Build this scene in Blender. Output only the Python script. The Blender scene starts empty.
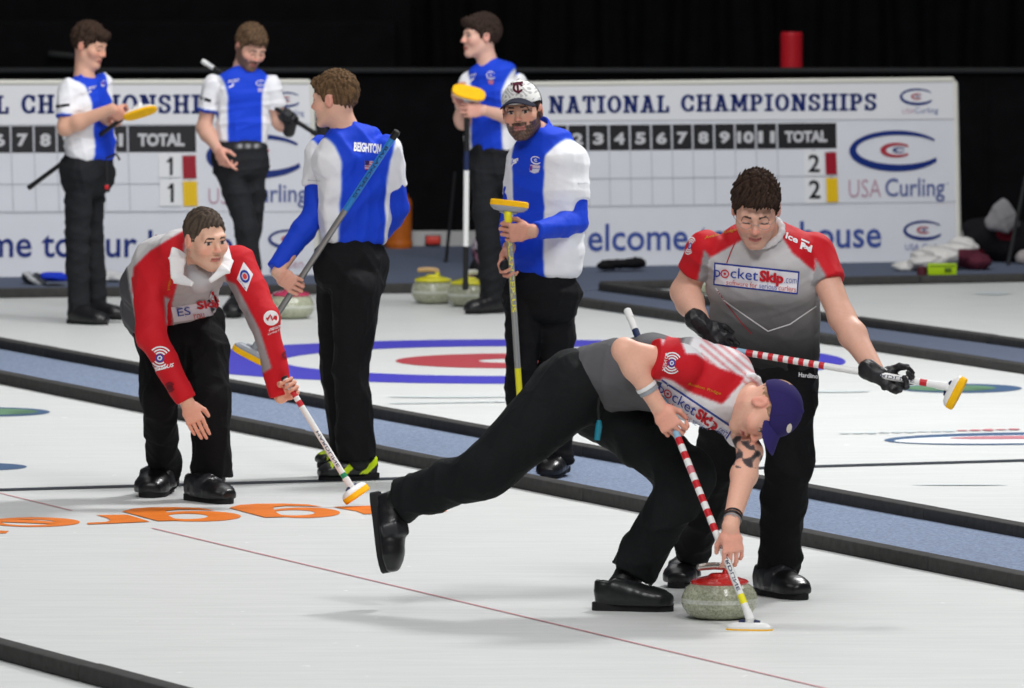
import bpy, bmesh, math, random
import numpy as np
from mathutils import Vector, Matrix
from mathutils.bvhtree import BVHTree
random.seed(4)
sc = bpy.context.scene
COL = sc.collection
# ------------------------------------------------------------------ camera geometry (1024x688 photograph)
FP, CH, HY = 9400.0, 3.36, -260.0
TH = math.atan((344 - HY) / FP)
CAM = np.array([0, 0, CH])
FWD = np.array([0, math.cos(TH), -math.sin(TH)])
UPV = np.array([0, math.sin(TH), math.cos(TH)])
RGT = np.array([1.0, 0, 0])
def ray(px, py):
    return FWD + RGT * ((px - 512) / FP) + UPV * ((344 - py) / FP)
def at(px, py, Y):
    d = ray(px, py); return CAM + d * (Y / d[1])
def G(px, py, z=0.0):
    d = ray(px, py); return CAM + d * ((z - CH) / d[2])
def nrm(v):
    v = np.asarray(v, float); return v / (np.linalg.norm(v) + 1e-12)
def V3(*a): return np.array(a, float)
# ------------------------------------------------------------------ materials
def lin(c):
    c = np.asarray(c, float) / 255.0
    return np.where(c <= 0.04045, c / 12.92, ((c + 0.055) / 1.055) ** 2.4)
MATS = {}
def mat(name, col=None, rough=0.6, spec=0.3, metal=0.0, var=0.0, vscale=60.0, bump=0.0, bscale=200.0, attr=False, sss=0.0, coat=0.0, bdist=.004):
    if name in MATS: return MATS[name]
    m = bpy.data.materials.new(name); m.use_nodes = True
    nt = m.node_tree; b = nt.nodes['Principled BSDF']
    b.inputs['Roughness'].default_value = rough
    b.inputs['Specular IOR Level'].default_value = spec
    b.inputs['Metallic'].default_value = metal
    if coat: b.inputs['Coat Weight'].default_value = coat
    if sss:
        b.inputs['Subsurface Weight'].default_value = sss
        b.inputs['Subsurface Radius'].default_value = (0.01, 0.004, 0.002)
        b.inputs['Subsurface Scale'].default_value = 0.5
    src = None
    if attr:
        a = nt.nodes.new('ShaderNodeAttribute'); a.attribute_name = 'Col'; src = a.outputs['Color']
    else:
        r = nt.nodes.new('ShaderNodeRGB'); r.outputs[0].default_value = (*lin(col), 1); src = r.outputs[0]
    tc = nt.nodes.new('ShaderNodeTexCoord')
    if var:
        n = nt.nodes.new('ShaderNodeTexNoise'); n.inputs['Scale'].default_value = vscale; n.inputs['Detail'].default_value = 4
        nt.links.new(tc.outputs['Object'], n.inputs['Vector'])
        mr = nt.nodes.new('ShaderNodeMapRange'); mr.inputs[1].default_value = .3; mr.inputs[2].default_value = .7
        mr.inputs[3].default_value = 1 - var; mr.inputs[4].default_value = 1 + var
        nt.links.new(n.outputs['Fac'], mr.inputs[0])
        mx = nt.nodes.new('ShaderNodeVectorMath'); mx.operation = 'SCALE'
        nt.links.new(src, mx.inputs[0]); nt.links.new(mr.outputs[0], mx.inputs['Scale']); src = mx.outputs[0]
    nt.links.new(src, b.inputs['Base Color'])
    if bump:
        n2 = nt.nodes.new('ShaderNodeTexNoise'); n2.inputs['Scale'].default_value = bscale; n2.inputs['Detail'].default_value = 3; n2.inputs['Distortion'].default_value = 1.2 if bdist > .005 else 0
        nt.links.new(tc.outputs['Object'], n2.inputs['Vector'])
        bp = nt.nodes.new('ShaderNodeBump'); bp.inputs['Strength'].default_value = bump; bp.inputs['Distance'].default_value = bdist
        nt.links.new(n2.outputs['Fac'], bp.inputs['Height']); nt.links.new(bp.outputs[0], b.inputs['Normal'])
    MATS[name] = m
    return m
# ------------------------------------------------------------------ object helpers
ORI = {}
def tag(o, label=None, cat=None, group=None, kind=None):
    if label: o['label'] = label
    if cat: o['category'] = cat
    if group: o['group'] = group
    if kind: o['kind'] = kind
    return o
def empty(name, loc, label=None, cat=None, group=None):
    o = bpy.data.objects.new(name, None); COL.objects.link(o)
    o.location = loc; o.empty_display_size = .1
    ORI[o.name] = np.array(loc, float)
    return tag(o, label, cat, group)
def link_mesh(name, verts, faces, mats, idx=None, parent=None, origin=None, smooth=True, cols=None):
    verts = np.asarray(verts, float).reshape(-1, 3)
    if parent is not None: org = ORI[parent.name]
    elif origin is not None: org = np.array(origin, float)
    else:
        mn, mxx = verts.min(0), verts.max(0); org = np.array([(mn[0] + mxx[0]) / 2, (mn[1] + mxx[1]) / 2, mn[2]])
    me = bpy.data.meshes.new(name)
    v = verts - org
    me.from_pydata(v.tolist(), [], [list(map(int, f)) for f in faces] if not isinstance(faces, np.ndarray) else faces.tolist())
    for m in (mats if isinstance(mats, (list, tuple)) else [mats]): me.materials.append(m)
    if idx is not None: me.polygons.foreach_set('material_index', np.asarray(idx, np.int32))
    if smooth is True: me.polygons.foreach_set('use_smooth', np.ones(len(me.polygons), bool))
    elif smooth is not False: me.polygons.foreach_set('use_smooth', np.asarray(smooth, bool))
    if cols is not None:
        a = me.color_attributes.new('Col', 'FLOAT_COLOR', 'POINT')
        c = np.ones((len(verts), 4), np.float32); c[:, :3] = lin(cols)
        a.data.foreach_set('color', c.ravel())
    me.update()
    o = bpy.data.objects.new(name, me); COL.objects.link(o)
    ORI[o.name] = org
    if parent is not None: o.parent = parent
    else: o.location = org
    return o
class MB:
    """collects polygons with material slots and builds ONE mesh"""
    def __init__(s): s.v = []; s.f = []; s.m = []; s.sm = []; s.mats = []
    def slot(s, m):
        if m not in s.mats: s.mats.append(m)
        return s.mats.index(m)
    def add(s, vs, fs, m, smooth=False):
        b = len(s.v); k = s.slot(m)
        s.v.extend([tuple(map(float, v)) for v in vs])
        for f in fs: s.f.append([b + i for i in f]); s.m.append(k); s.sm.append(smooth)
    def poly(s, pts, m): s.add(pts, [list(range(len(pts)))], m)
    def box(s, c, ax, ay, az, m, bev=0.0):
        c = np.asarray(c, float); ax, ay, az = [np.asarray(a, float) for a in (ax, ay, az)]
        if bev <= 0:
            vs = [c + i * ax + j * ay + k * az for i in (-1, 1) for j in (-1, 1) for k in (-1, 1)]
            s.add(vs, [[0, 1, 3, 2], [4, 6, 7, 5], [0, 4, 5, 1], [2, 3, 7, 6], [0, 2, 6, 4], [1, 5, 7, 3]], m)
        else:
            lx, ly, lz = [np.linalg.norm(a) for a in (ax, ay, az)]
            ux, uy, uz = ax / lx, ay / ly, az / lz
            bm = bmesh.new(); bmesh.ops.create_cube(bm, size=2)
            for v in bm.verts: v.co = Vector((v.co.x * lx, v.co.y * ly, v.co.z * lz))
            bmesh.ops.bevel(bm, geom=bm.edges[:], offset=min(bev, .9 * min(lx, ly, lz)), segments=2, affect='EDGES', profile=.5)
            bm.verts.index_update()
            s.add([c + v.co.x * ux + v.co.y * uy + v.co.z * uz for v in bm.verts], [[v.index for v in f.verts] for f in bm.faces], m, True)
            bm.free()
    def tube(s, pts, rad, m, n=12, caps=True, flat=1.0, side=None):
        pts = [np.asarray(p, float) for p in pts]; k = len(pts)
        if np.isscalar(rad): rad = [rad] * k
        mm = m if isinstance(m, (list, tuple)) else [m] * (k - 1)
        t0 = nrm(pts[-1] - pts[0]) if k > 1 else V3(0, 0, 1)
        ref = side if side is not None else (V3(0, 0, 1) if abs(t0[2]) < .9 else V3(1, 0, 0))
        rings = []
        for i in range(k):
            t = nrm(pts[min(i + 1, k - 1)] - pts[max(i - 1, 0)])
            a = nrm(np.cross(t, ref)); b = np.cross(a, t)
            if side is not None: a, b = nrm(ref - t * np.dot(ref, t)), nrm(np.cross(t, ref))
            rings.append([pts[i] + rad[i] * (math.cos(2 * math.pi * j / n) * a + flat * math.sin(2 * math.pi * j / n) * b) for j in range(n)])
        for i in range(k - 1):
            s.add(rings[i] + rings[i + 1], [[j, (j + 1) % n, n + (j + 1) % n, n + j] for j in range(n)], mm[i], True)
        if caps:
            s.add(rings[0], [list(range(n))[::-1]], mm[0]); s.add(rings[-1], [list(range(n))], mm[-1])
    def lathe(s, c, prof, m, n=40, axes=None, mats=None):
        c = np.asarray(c, float)
        X, Y, Z = axes if axes else (V3(1, 0, 0), V3(0, 1, 0), V3(0, 0, 1))
        rings = [[c + r * (math.cos(2 * math.pi * j / n) * X + math.sin(2 * math.pi * j / n) * Y) + z * Z for j in range(n)] for r, z in prof]
        for i in range(len(prof) - 1):
            mt = mats[i] if mats else m
            s.add(rings[i] + rings[i + 1], [[j, (j + 1) % n, n + (j + 1) % n, n + j] for j in range(n)], mt, True)
        s.add(rings[0], [list(range(n))[::-1]], mats[0] if mats else m); s.add(rings[-1], [list(range(n))], mats[-1] if mats else m)
    def build(s, name, parent=None, origin=None):
        return link_mesh(name, s.v, s.f, s.mats, s.m, parent, origin, s.sm)
# ------------------------------------------------------------------ text (built-in font) as flat polygons in a unit box
_tc = {}
def text2d(body, bold=0.0):
    key = (body, bold)
    if key in _tc: return _tc[key]
    cu = bpy.data.curves.new('lettering', 'FONT'); cu.body = body; cu.offset = bold; cu.resolution_u = 3
    ob = bpy.data.objects.new('lettering', cu); COL.objects.link(ob)
    dg = bpy.context.evaluated_depsgraph_get(); me = ob.evaluated_get(dg).to_mesh()
    v = np.array([p.co[:2] for p in me.vertices]); f = [list(p.vertices) for p in me.polygons]
    ob.evaluated_get(dg).to_mesh_clear()
    bpy.data.objects.remove(ob); bpy.data.curves.remove(cu)
    mn, mx = v.min(0), v.max(0); v = (v - mn) / (mx - mn)
    _tc[key] = (v, f, (mx - mn)); return _tc[key]
# slab-serif capitals: lists of polygons in a box of width w, height 1
def _arc(cx, cy, rx, ry, a0, a1, tx, ty, n=14):
    out = []
    for i in range(n):
        q = []
        for a, k in ((a0 + (a1 - a0) * i / n, 1), (a0 + (a1 - a0) * (i + 1) / n, 1), (a0 + (a1 - a0) * (i + 1) / n, 0), (a0 + (a1 - a0) * i / n, 0)):
            r = math.radians(a); q.append((cx + (rx - (0 if k else tx)) * math.cos(r), cy + (ry - (0 if k else ty)) * math.sin(r)))
        out.append(q)
    return out
def _r(x0, y0, x1, y1): return [(x0, y0), (x1, y0), (x1, y1), (x0, y1)]
T_, S_ = .2, .14
def slab(ch):
    if ch == 'I': return .5, [_r(.15, 0, .35, 1), _r(0, 0, .5, S_), _r(0, 1 - S_, .5, 1)]
    if ch == 'N': return .95, [_r(.1, 0, .27, 1), _r(.68, 0, .85, 1), [(.1, 1), (.32, 1), (.85, 0), (.63, 0)], _r(0, 0, .38, S_), _r(0, 1 - S_, .3, 1), _r(.57, 1 - S_, .95, 1)]
    if ch == 'A': return .95, [[(0.1, 0), (.29, 0), (.56, 1), (.38, 1)], [(.66, 0), (.86, 0), (.58, 1), (.4, 1)], _r(.25, .25, .7, .4), _r(0, 0, .38, S_), _r(.57, 0, .95, S_), _r(.25, 1 - S_, .58, 1)]
    if ch == 'T': return .8, [_r(.3, 0, .5, 1), _r(0, 1 - S_, .8, 1), _r(0, .68, .14, 1), _r(.66, .68, .8, 1), _r(.18, 0, .62, S_)]
    if ch == 'L': return .75, [_r(.1, 0, .3, 1), _r(0, 0, .75, S_), _r(0, 1 - S_, .42, 1), _r(.61, 0, .75, .38)]
    if ch == 'H': return .95, [_r(.1, 0, .3, 1), _r(.65, 0, .85, 1), _r(.1, .43, .85, .57), _r(0, 0, .4, S_), _r(.55, 0, .95, S_), _r(0, 1 - S_, .4, 1), _r(.55, 1 - S_, .95, 1)]
    if ch == 'M': return 1.1, [_r(.1, 0, .27, 1), _r(.83, 0, 1.0, 1), [(.1, 1), (.32, 1), (.63, .2), (.47, .2)], [(1., 1), (.78, 1), (.47, .2), (.63, .2)], _r(0, 0, .38, S_), _r(.72, 0, 1.1, S_), _r(0, 1 - S_, .3, 1), _r(.8, 1 - S_, 1.1, 1)]
    if ch == 'P': return .8, [_r(.1, 0, .3, 1), _r(0, 0, .42, S_), _r(0, 1 - S_, .45, 1), _r(.2, .4, .45, .4 + S_)] + _arc(.45, .7, .33, .3, -90, 90, T_, S_)
    if ch == 'O': return .9, _arc(.45, .5, .44, .5, 0, 360, T_, S_, 28)
    if ch == 'C': return .85, _arc(.45, .5, .44, .5, 40, 320, T_, S_, 24) + [_r(.66, .62, .8, .95), _r(.66, .05, .8, .38)]
    if ch == 'S': return .75, _arc(.37, .73, .34, .27, 20, 270, T_ * .9, S_, 16) + _arc(.37, .28, .36, .28, -160, 90, T_ * .9, S_, 16) + [_r(.56, .66, .7, .97), _r(.03, .03, .17, .36)]
    return .5, []
def slab_text(s, gap=.17):
    x = 0; out = []
    for ch in s:
        w, ps = slab(ch)
        out += [[(x + a, b) for a, b in p] for p in ps]; x += w + gap
    x -= gap
    return [[(a / x, b) for a, b in p] for p in out]
# swoosh ellipse logo pieces: returns polygons in a unit box, keyed by colour
def swoosh():
    def crescent(cx, cy, rx, ry, ix, iy, irx, iry, a0, a1, n=40):
        ps = []
        for i in range(n):
            q = []
            for k, o in ((i, 1), (i + 1, 1), (i + 1, 0), (i, 0)):
                a = math.radians(a0 + (a1 - a0) * k / n)
                q.append((cx + rx * math.cos(a), cy + ry * math.sin(a)) if o else (ix + irx * math.cos(a), iy + iry * math.sin(a)))
            ps.append(q)
        return ps
    out = [('blue', p) for p in crescent(.5, .5, .5, .5, .53, .53, .455, .36, 35, 330)]
    out += [('red', p) for p in crescent(.5, .52, .17, .18, .52, .52, .13, .115, 40, 320)]
    out += [('blue', p) for p in crescent(.53, .52, .07, .07, .54, .52, .045, .04, 30, 330, 16)]
    return out
# ------------------------------------------------------------------ signed-distance modelling
def smin(a, b, k):
    if k <= 0: return np.minimum(a, b)
    h = np.maximum(k - np.abs(a - b), 0) / k
    return np.minimum(a, b) - h * h * k * .25
def smax(a, b, k): return -smin(-a, -b, k)
def f_rc(p, a, b, ra, rb):
    ba = b - a; t = np.clip(((p - a) @ ba) / (ba @ ba + 1e-12), 0, 1)
    return np.linalg.norm(p - a - t[:, None] * ba, axis=1) - (ra + t * (rb - ra))
def f_ell(p, c, r, ax=None):
    q = p - c
    if ax is not None: q = q @ ax.T
    r = np.asarray(r, float)
    k0 = np.linalg.norm(q / r, axis=1); k1 = np.linalg.norm(q / (r * r), axis=1) + 1e-9
    return k0 * (k0 - 1) / k1
class Solid:
    def __init__(s): s.p = []
    def add(s, fn, lo, hi, k=.02, lab=0, op='u'):
        s.p.append((fn, np.asarray(lo, float), np.asarray(hi, float), k, lab, op)); return s
    def rc(s, a, b, ra, rb, k=.02, lab=0, op='u'):
        a, b = np.asarray(a, float), np.asarray(b, float); m = max(ra, rb)
        return s.add(lambda p: f_rc(p, a, b, ra, rb), np.minimum(a, b) - m, np.maximum(a, b) + m, k, lab, op)
    def ell(s, c, r, ax=None, k=.02, lab=0, op='u'):
        c = np.asarray(c, float); m = max(r)
        return s.add(lambda p: f_ell(p, c, r, ax), c - m, c + m, k, lab, op)
    def chain(s, st, u, k=.02, lab=0, pw=2.3, cap=.6):
        """st: list of (centre, half width along u, half depth); elliptical tube through the stations"""
        for i in range(len(st) - 1):
            (a, wa, da), (b, wb, db) = st[i], st[i + 1]
            a = np.asarray(a, float); b = np.asarray(b, float)
            ua = u[i] if isinstance(u, list) else u
            def fn(p, a=a, b=b, wa=wa, da=da, wb=wb, db=db, ua=ua):
                ba = b - a; L = np.linalg.norm(ba) + 1e-9; l = ba / L
                uu = nrm(ua - l * (ua @ l)); ww = np.cross(l, uu)
                tt = ((p - a) @ l) / L; t = np.clip(tt, 0, 1)
                v = p - a - t[:, None] * ba
                ru = wa + t * (wb - wa); rw = da + t * (db - da); rl = cap * np.minimum(ru, rw)
                qu, qw, ql = np.abs(v @ uu) / ru, np.abs(v @ ww) / rw, np.abs(v @ l) / rl
                k0 = (qu ** pw + qw ** pw + ql ** pw) ** (1 / pw)
                n2 = np.sqrt((qu / ru) ** 2 + (qw / rw) ** 2 + (ql / rl) ** 2) + 1e-9
                return np.where(k0 < .3, -(1 - k0) * np.minimum(ru, rw), k0 * (k0 - 1) / n2)
            m = max(wa, wb, da, db)
            s.add(fn, np.minimum(a, b) - m, np.maximum(a, b) + m, k, lab)
        return s
    def mesh(s, h, noise=None, pad=.03):
        us = [q for q in s.p if q[5] == 'u']
        lo = np.min([q[1] for q in us], 0) - pad; hi = np.max([q[2] for q in us], 0) + pad
        n = np.ceil((hi - lo) / h).astype(int) + 1
        Vv = np.full(n, .5, np.float32); L = np.zeros(n, np.int16)
        ax = [lo[i] + h * np.arange(n[i]) for i in range(3)]
        for fn, l, u, k, lab, op in s.p:
            m = max(k * 1.1, 2.5 * h) + .004
            i0 = np.clip(np.floor((l - m - lo) / h).astype(int), 0, n - 1); i1 = np.clip(np.ceil((u + m - lo) / h).astype(int) + 1, 1, n)
            if (i1 <= i0).any(): continue
            sl = tuple(slice(i0[i], i1[i]) for i in range(3))
            g = np.stack(np.meshgrid(*[ax[i][sl[i]] for i in range(3)], indexing='ij'), -1)
            sh = g.shape[:3]; d = fn(g.reshape(-1, 3)).reshape(sh).astype(np.float32)
            cur = Vv[sl]
            if op == 'u':
                if lab is not None:
                    Ls = L[sl]; Ls[d < cur] = lab
                Vv[sl] = smin(cur, d, k)
            elif op == 's': Vv[sl] = smax(cur, -d, k)
            elif op == 'i': Vv[sl] = smax(cur, d, k)
        if noise is not None:
            bi = np.nonzero(np.abs(Vv) < .03)
            P = np.stack([ax[i][bi[i]] for i in range(3)], -1)
            Vv[bi] += noise(P, L[bi]).astype(np.float32)
        Vv[0] = Vv[-1] = .5; Vv[:, 0] = Vv[:, -1] = .5; Vv[:, :, 0] = Vv[:, :, -1] = .5
        return nets(Vv, lo, h, L)
CORN = [(0, 0, 0), (1, 0, 0), (0, 1, 0), (1, 1, 0), (0, 0, 1), (1, 0, 1), (0, 1, 1), (1, 1, 1)]
EDG = [(0, 1), (2, 3), (4, 5), (6, 7), (0, 2), (1, 3), (4, 6), (5, 7), (0, 4), (1, 5), (2, 6), (3, 7)]
def nets(Vv, lo, h, L):
    S = Vv < 0
    nx, ny, nz = Vv.shape
    c = np.zeros((nx - 1, ny - 1, nz - 1), np.int8)
    for a, b, d in CORN: c += S[a:nx - 1 + a, b:ny - 1 + b, d:nz - 1 + d]
    act = (c > 0) & (c < 8)
    I, J, K = np.nonzero(act)
    idx = np.full(act.shape, -1, np.int32); idx[I, J, K] = np.arange(len(I))
    cv = [Vv[I + a, J + b, K + d] for a, b, d in CORN]
    acc = np.zeros((len(I), 3)); cnt = np.zeros(len(I))
    for a, b in EDG:
        va, vb = cv[a], cv[b]; mk = (va < 0) != (vb < 0)
        t = np.where(mk, va / np.where(mk, va - vb, 1), 0)
        ca, cb = np.array(CORN[a], float), np.array(CORN[b], float)
        acc += np.where(mk[:, None], ca + t[:, None] * (cb - ca), 0); cnt += mk
    loc = acc / cnt[:, None]
    P = lo + h * (np.stack([I, J, K], -1) + loc)
    lab = L[np.minimum(I + (loc[:, 0] > .5), nx - 1), np.minimum(J + (loc[:, 1] > .5), ny - 1), np.minimum(K + (loc[:, 2] > .5), nz - 1)]
    F = []
    for axis in range(3):
        A = S[:-1] if axis == 0 else (S[:, :-1] if axis == 1 else S[:, :, :-1])
        B = S[1:] if axis == 0 else (S[:, 1:] if axis == 1 else S[:, :, 1:])
        e = np.stack(np.nonzero(A != B), -1)
        o = [i for i in range(3) if i != axis]
        e = e[(e[:, o[0]] > 0) & (e[:, o[1]] > 0)]
        def ci(d0, d1):
            q = e.copy(); q[:, o[0]] += d0; q[:, o[1]] += d1
            q = np.minimum(q, np.array(act.shape) - 1)
            return idx[q[:, 0], q[:, 1], q[:, 2]]
        f = np.stack([ci(-1, -1), ci(0, -1), ci(0, 0), ci(-1, 0)], -1)
        flip = S[e[:, 0], e[:, 1], e[:, 2]]
        if axis == 1: flip = ~flip
        f[~flip] = f[~flip][:, ::-1]
        F.append(f)
    F = np.concatenate(F); F = F[(F >= 0).all(1)]
    return P, F, lab
def relax(P, F, it=2, w=.5):
    n = len(P)
    for _ in range(it):
        s = np.zeros_like(P); c = np.zeros(n)
        for a, b in ((0, 1), (1, 2), (2, 3), (3, 0)):
            for x, y in ((a, b), (b, a)):
                for d in range(3): s[:, d] += np.bincount(F[:, x], P[F[:, y], d], n)
                c += np.bincount(F[:, x], minlength=n)
        P = P * (1 - w) + w * s / np.maximum(c, 1)[:, None]
    return P
def folds(amp, f, seed, amps=None):
    r = np.random.RandomState(seed)
    D = [nrm(r.randn(3)) for _ in range(10)]; ph = r.rand(10) * 6.28
    def fn(P, L):
        n = np.zeros(len(P))
        for i in range(5):
            w = 1.6 * np.sin(P @ D[i + 5] * f * .55 + ph[i + 5])
            sN = np.sin(P @ D[i] * f * (1 + .35 * i) + ph[i] + w)
            n += (1 - np.abs(sN)) ** 2 / (1 + .4 * i)
        n = -(n / 2.0 - .6) * amp
        if amps is not None: n = n * np.array([amps.get(int(k), 1.) for k in range(int(L.max()) + 1)])[L]
        return n
    return fn
# ================================================================== SETTING
M = {}
M['rubber'] = mat('foam rubber', (64, 63, 62), .85, .2, var=.18, vscale=25, bump=.3, bscale=120)
M['carpet'] = mat('blue grey carpet', (128, 140, 162), .95, .05, var=.3, vscale=70, bump=.5, bscale=300)
M['carpet2'] = mat('end carpet', (98, 106, 124), .95, .05, var=.12, vscale=90, bump=.4, bscale=200)
M['white_pl'] = mat('white plastic', (232, 232, 230), .4, .4)
M['black_pl'] = mat('black plastic', (22, 22, 24), .45, .4)
M['grey_pl'] = mat('grey plastic', (150, 154, 160), .4, .4)
M['steel'] = mat('brushed steel', (150, 150, 148), .35, .5, metal=.6)
M['yellow'] = mat('yellow pad', (250, 190, 20), .7, .2, var=.06, vscale=40)
M['lemon'] = mat('lemon yellow', (238, 228, 30), .45, .4)
M['blue_sh'] = mat('bright blue lacquer', (42, 128, 205), .35, .4)
M['red_st'] = mat('red stripe', (196, 28, 40), .4, .4)
M['pink_st'] = mat('faded stripe', (205, 110, 120), .45, .4)
M['green_st'] = mat('green stripe', (20, 140, 95), .4, .4)
M['navy_pr'] = mat('navy print', (30, 42, 80), .5, .3)
M['teal'] = mat('teal cord lock', (20, 128, 150), .35, .5)
M['lightblue'] = mat('pale blue tape', (140, 180, 205), .45, .4)
PA = {'blue': mat('ice paint blue', (72, 68, 186), .45, .2), 'red': mat('ice paint red', (180, 70, 78), .45, .2), 'white': mat('ice paint white', (232, 236, 238), .45, .2),
      'orange': mat('ice paint orange', (232, 124, 40), .45, .2, var=.12, vscale=9), 'black': mat('ice line', (48, 54, 62), .45, .2), 'pink': mat('ice centre line', (214, 150, 156), .45, .2),
      'navy': mat('ice print navy', (74, 100, 134), .45, .2), 'green': mat('ice print green', (100, 136, 106), .45, .2, var=.3, vscale=6), 'palered': mat('ice print red', (200, 130, 140), .45, .2),
      'scuff': mat('ice print faint', (208, 216, 218), .45, .2)}
def ice_material():
    m = bpy.data.materials.new('pebbled ice'); m.use_nodes = True; nt = m.node_tree; b = nt.nodes['Principled BSDF']
    b.inputs['Roughness'].default_value = .42; b.inputs['Specular IOR Level'].default_value = .12
    tc = nt.nodes.new('ShaderNodeTexCoord'); mp = nt.nodes.new('ShaderNodeMapping')
    mp.inputs['Rotation'].default_value = (0, 0, math.radians(-8)); mp.inputs['Scale'].default_value = (1.2, 9, 1)
    n = nt.nodes.new('ShaderNodeTexNoise'); n.inputs['Scale'].default_value = 1.3; n.inputs['Detail'].default_value = 7; n.inputs['Roughness'].default_value = .62
    nt.links.new(tc.outputs['Object'], mp.inputs[0]); nt.links.new(mp.outputs[0], n.inputs['Vector'])
    r = nt.nodes.new('ShaderNodeValToRGB'); r.color_ramp.elements[0].position = .3; r.color_ramp.elements[1].position = .72
    r.color_ramp.elements[0].color = (*lin((205, 208, 206)), 1); r.color_ramp.elements[1].color = (*lin((227, 228, 226)), 1)
    nf = nt.nodes.new('ShaderNodeTexNoise'); nf.inputs['Scale'].default_value = 7; nf.inputs['Detail'].default_value = 6; nf.inputs['Roughness'].default_value = .7
    mpf = nt.nodes.new('ShaderNodeMapping'); mpf.inputs['Rotation'].default_value = (0, 0, math.radians(-62)); mpf.inputs['Scale'].default_value = (.35, 5, 1)
    nt.links.new(tc.outputs['Object'], mpf.inputs[0]); nt.links.new(mpf.outputs[0], nf.inputs['Vector'])
    av = nt.nodes.new('ShaderNodeMix'); av.inputs['Factor'].default_value = .45
    nt.links.new(n.outputs['Fac'], av.inputs['A']); nt.links.new(nf.outputs['Fac'], av.inputs['B']); nt.links.new(av.outputs['Result'], r.inputs[0])
    n3 = nt.nodes.new('ShaderNodeTexNoise'); n3.inputs['Scale'].default_value = 16; n3.inputs['Detail'].default_value = 2
    mp3 = nt.nodes.new('ShaderNodeMapping'); mp3.inputs['Scale'].default_value = (.8, .5, 1)
    nt.links.new(tc.outputs['Object'], mp3.inputs[0]); nt.links.new(mp3.outputs[0], n3.inputs['Vector'])
    r3 = nt.nodes.new('ShaderNodeValToRGB'); r3.color_ramp.elements[0].position = .73; r3.color_ramp.elements[1].position = .78
    nt.links.new(n3.outputs['Fac'], r3.inputs[0])
    mx = nt.nodes.new('ShaderNodeMix'); mx.data_type = 'RGBA'; mx.inputs['B'].default_value = (.95, .96, .96, 1)
    nt.links.new(r3.outputs[0], mx.inputs['Factor']); nt.links.new(r.outputs[0], mx.inputs['A']); nt.links.new(mx.outputs['Result'], b.inputs['Base Color'])
    n2 = nt.nodes.new('ShaderNodeTexNoise'); n2.inputs['Scale'].default_value = 140; n2.inputs['Detail'].default_value = 2
    nt.links.new(tc.outputs['Object'], n2.inputs['Vector'])
    bp = nt.nodes.new('ShaderNodeBump'); bp.inputs['Strength'].default_value = .25; bp.inputs['Distance'].default_value = .003
    nt.links.new(n2.outputs['Fac'], bp.inputs['Height']); nt.links.new(bp.outputs[0], b.inputs['Normal'])
    return m
ICE = ice_material()
LANE = nrm(ray(-3200, HY) * V3(1, 1, 0)); LAT = V3(LANE[1], -LANE[0], 0)
ice = MB()
ice.poly([V3(-14, 20, 0), V3(14, 20, 0), V3(14, 70, 0), V3(-14, 70, 0)], ICE)
def gp(pts, z=.002): return [G(x, y, 0) + V3(0, 0, z) for x, y in pts]
def gline(x0, y0, x1, y1, w, m, z=.003):
    a, b = G(x0, y0), G(x1, y1); d = nrm(b - a); q = np.cross(V3(0, 0, 1), d) * w / 2
    ice.poly([a - q + V3(0, 0, z), b - q + V3(0, 0, z), b + q + V3(0, 0, z), a + q + V3(0, 0, z)], m)
def disc(c, r, m, z, r0=0.0, n=96, ax=(1, 1)):
    for i in range(n):
        a, b = 2 * math.pi * i / n, 2 * math.pi * (i + 1) / n
        P = lambda t, r: c + V3(r * ax[0] * math.cos(t), r * ax[1] * math.sin(t), z)
        ice.poly([P(a, r), P(b, r), P(b, r0), P(a, r0)] if r0 else [P(a, r), P(b, r), c + V3(0, 0, z)], m)
HC = G(508, 361)
disc(HC, 1.83, PA['blue'], .0015, 1.22); disc(HC, .61, PA['red'], .0015, .16)
gline(-60, 492, 1100, 458.6, .13, PA['black'])
# centre line of the near sheet, interrupted where the sponsor lettering lies
gline(0, 493.5, 72, 511, .011, PA['pink']); gline(152, 528.5, 868, 699, .012, PA['pink'])
# sponsor prints frozen into the ice
def gell(x, y, rx, ry, m, z=.002, n=40, tilt=0.0):
    c = [(x + rx * math.cos(2 * math.pi * i / n), y + ry * math.sin(2 * math.pi * i / n) + tilt * math.cos(2 * math.pi * i / n)) for i in range(n)]
    ice.poly(gp(c[::-1], z), m)
gell(-8, 412.2, 58, 4.6, PA['navy'], .002, tilt=0); gell(-10, 412.2, 48, 3.1, PA['green'], .0035)
gell(-22, 467, 49, 3.8, PA['navy'], .002)
gell(960, 388.6, 62, 4.6, PA['navy'], .002); gell(950, 388.6, 46, 3.0, PA['green'], .0035)
gell(1010, 439, 126, 6.2, PA['navy'], .002, tilt=-1.5); gell(1012, 440, 118, 4.0, PA['white'], .0035, tilt=-1.5); gell(1010, 438.4, 60, 1.6, PA['palered'], .005, tilt=-.6)
for k in range(14): gell(845 + k * 13, 434 - k * .32, 6, .5 + .25 * (k % 3), PA['scuff'] if k < 9 else PA['palered'], .004)
for k in range(20): gell(392 + k * 6.4, 404 - .1 * k, 2.5 + (k % 3), .45 + .25 * (k % 2), PA['scuff'], .004)
gell(447, 397.5, 60, .8, PA['scuff'], .004); gell(960, 485.5, 48, .5, PA['scuff'], .004); gell(830, 392, 40, 1.0, PA['scuff'], .004)
gell(992, 294.0, 18, 1.2, PA['scuff'], .004)
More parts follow.
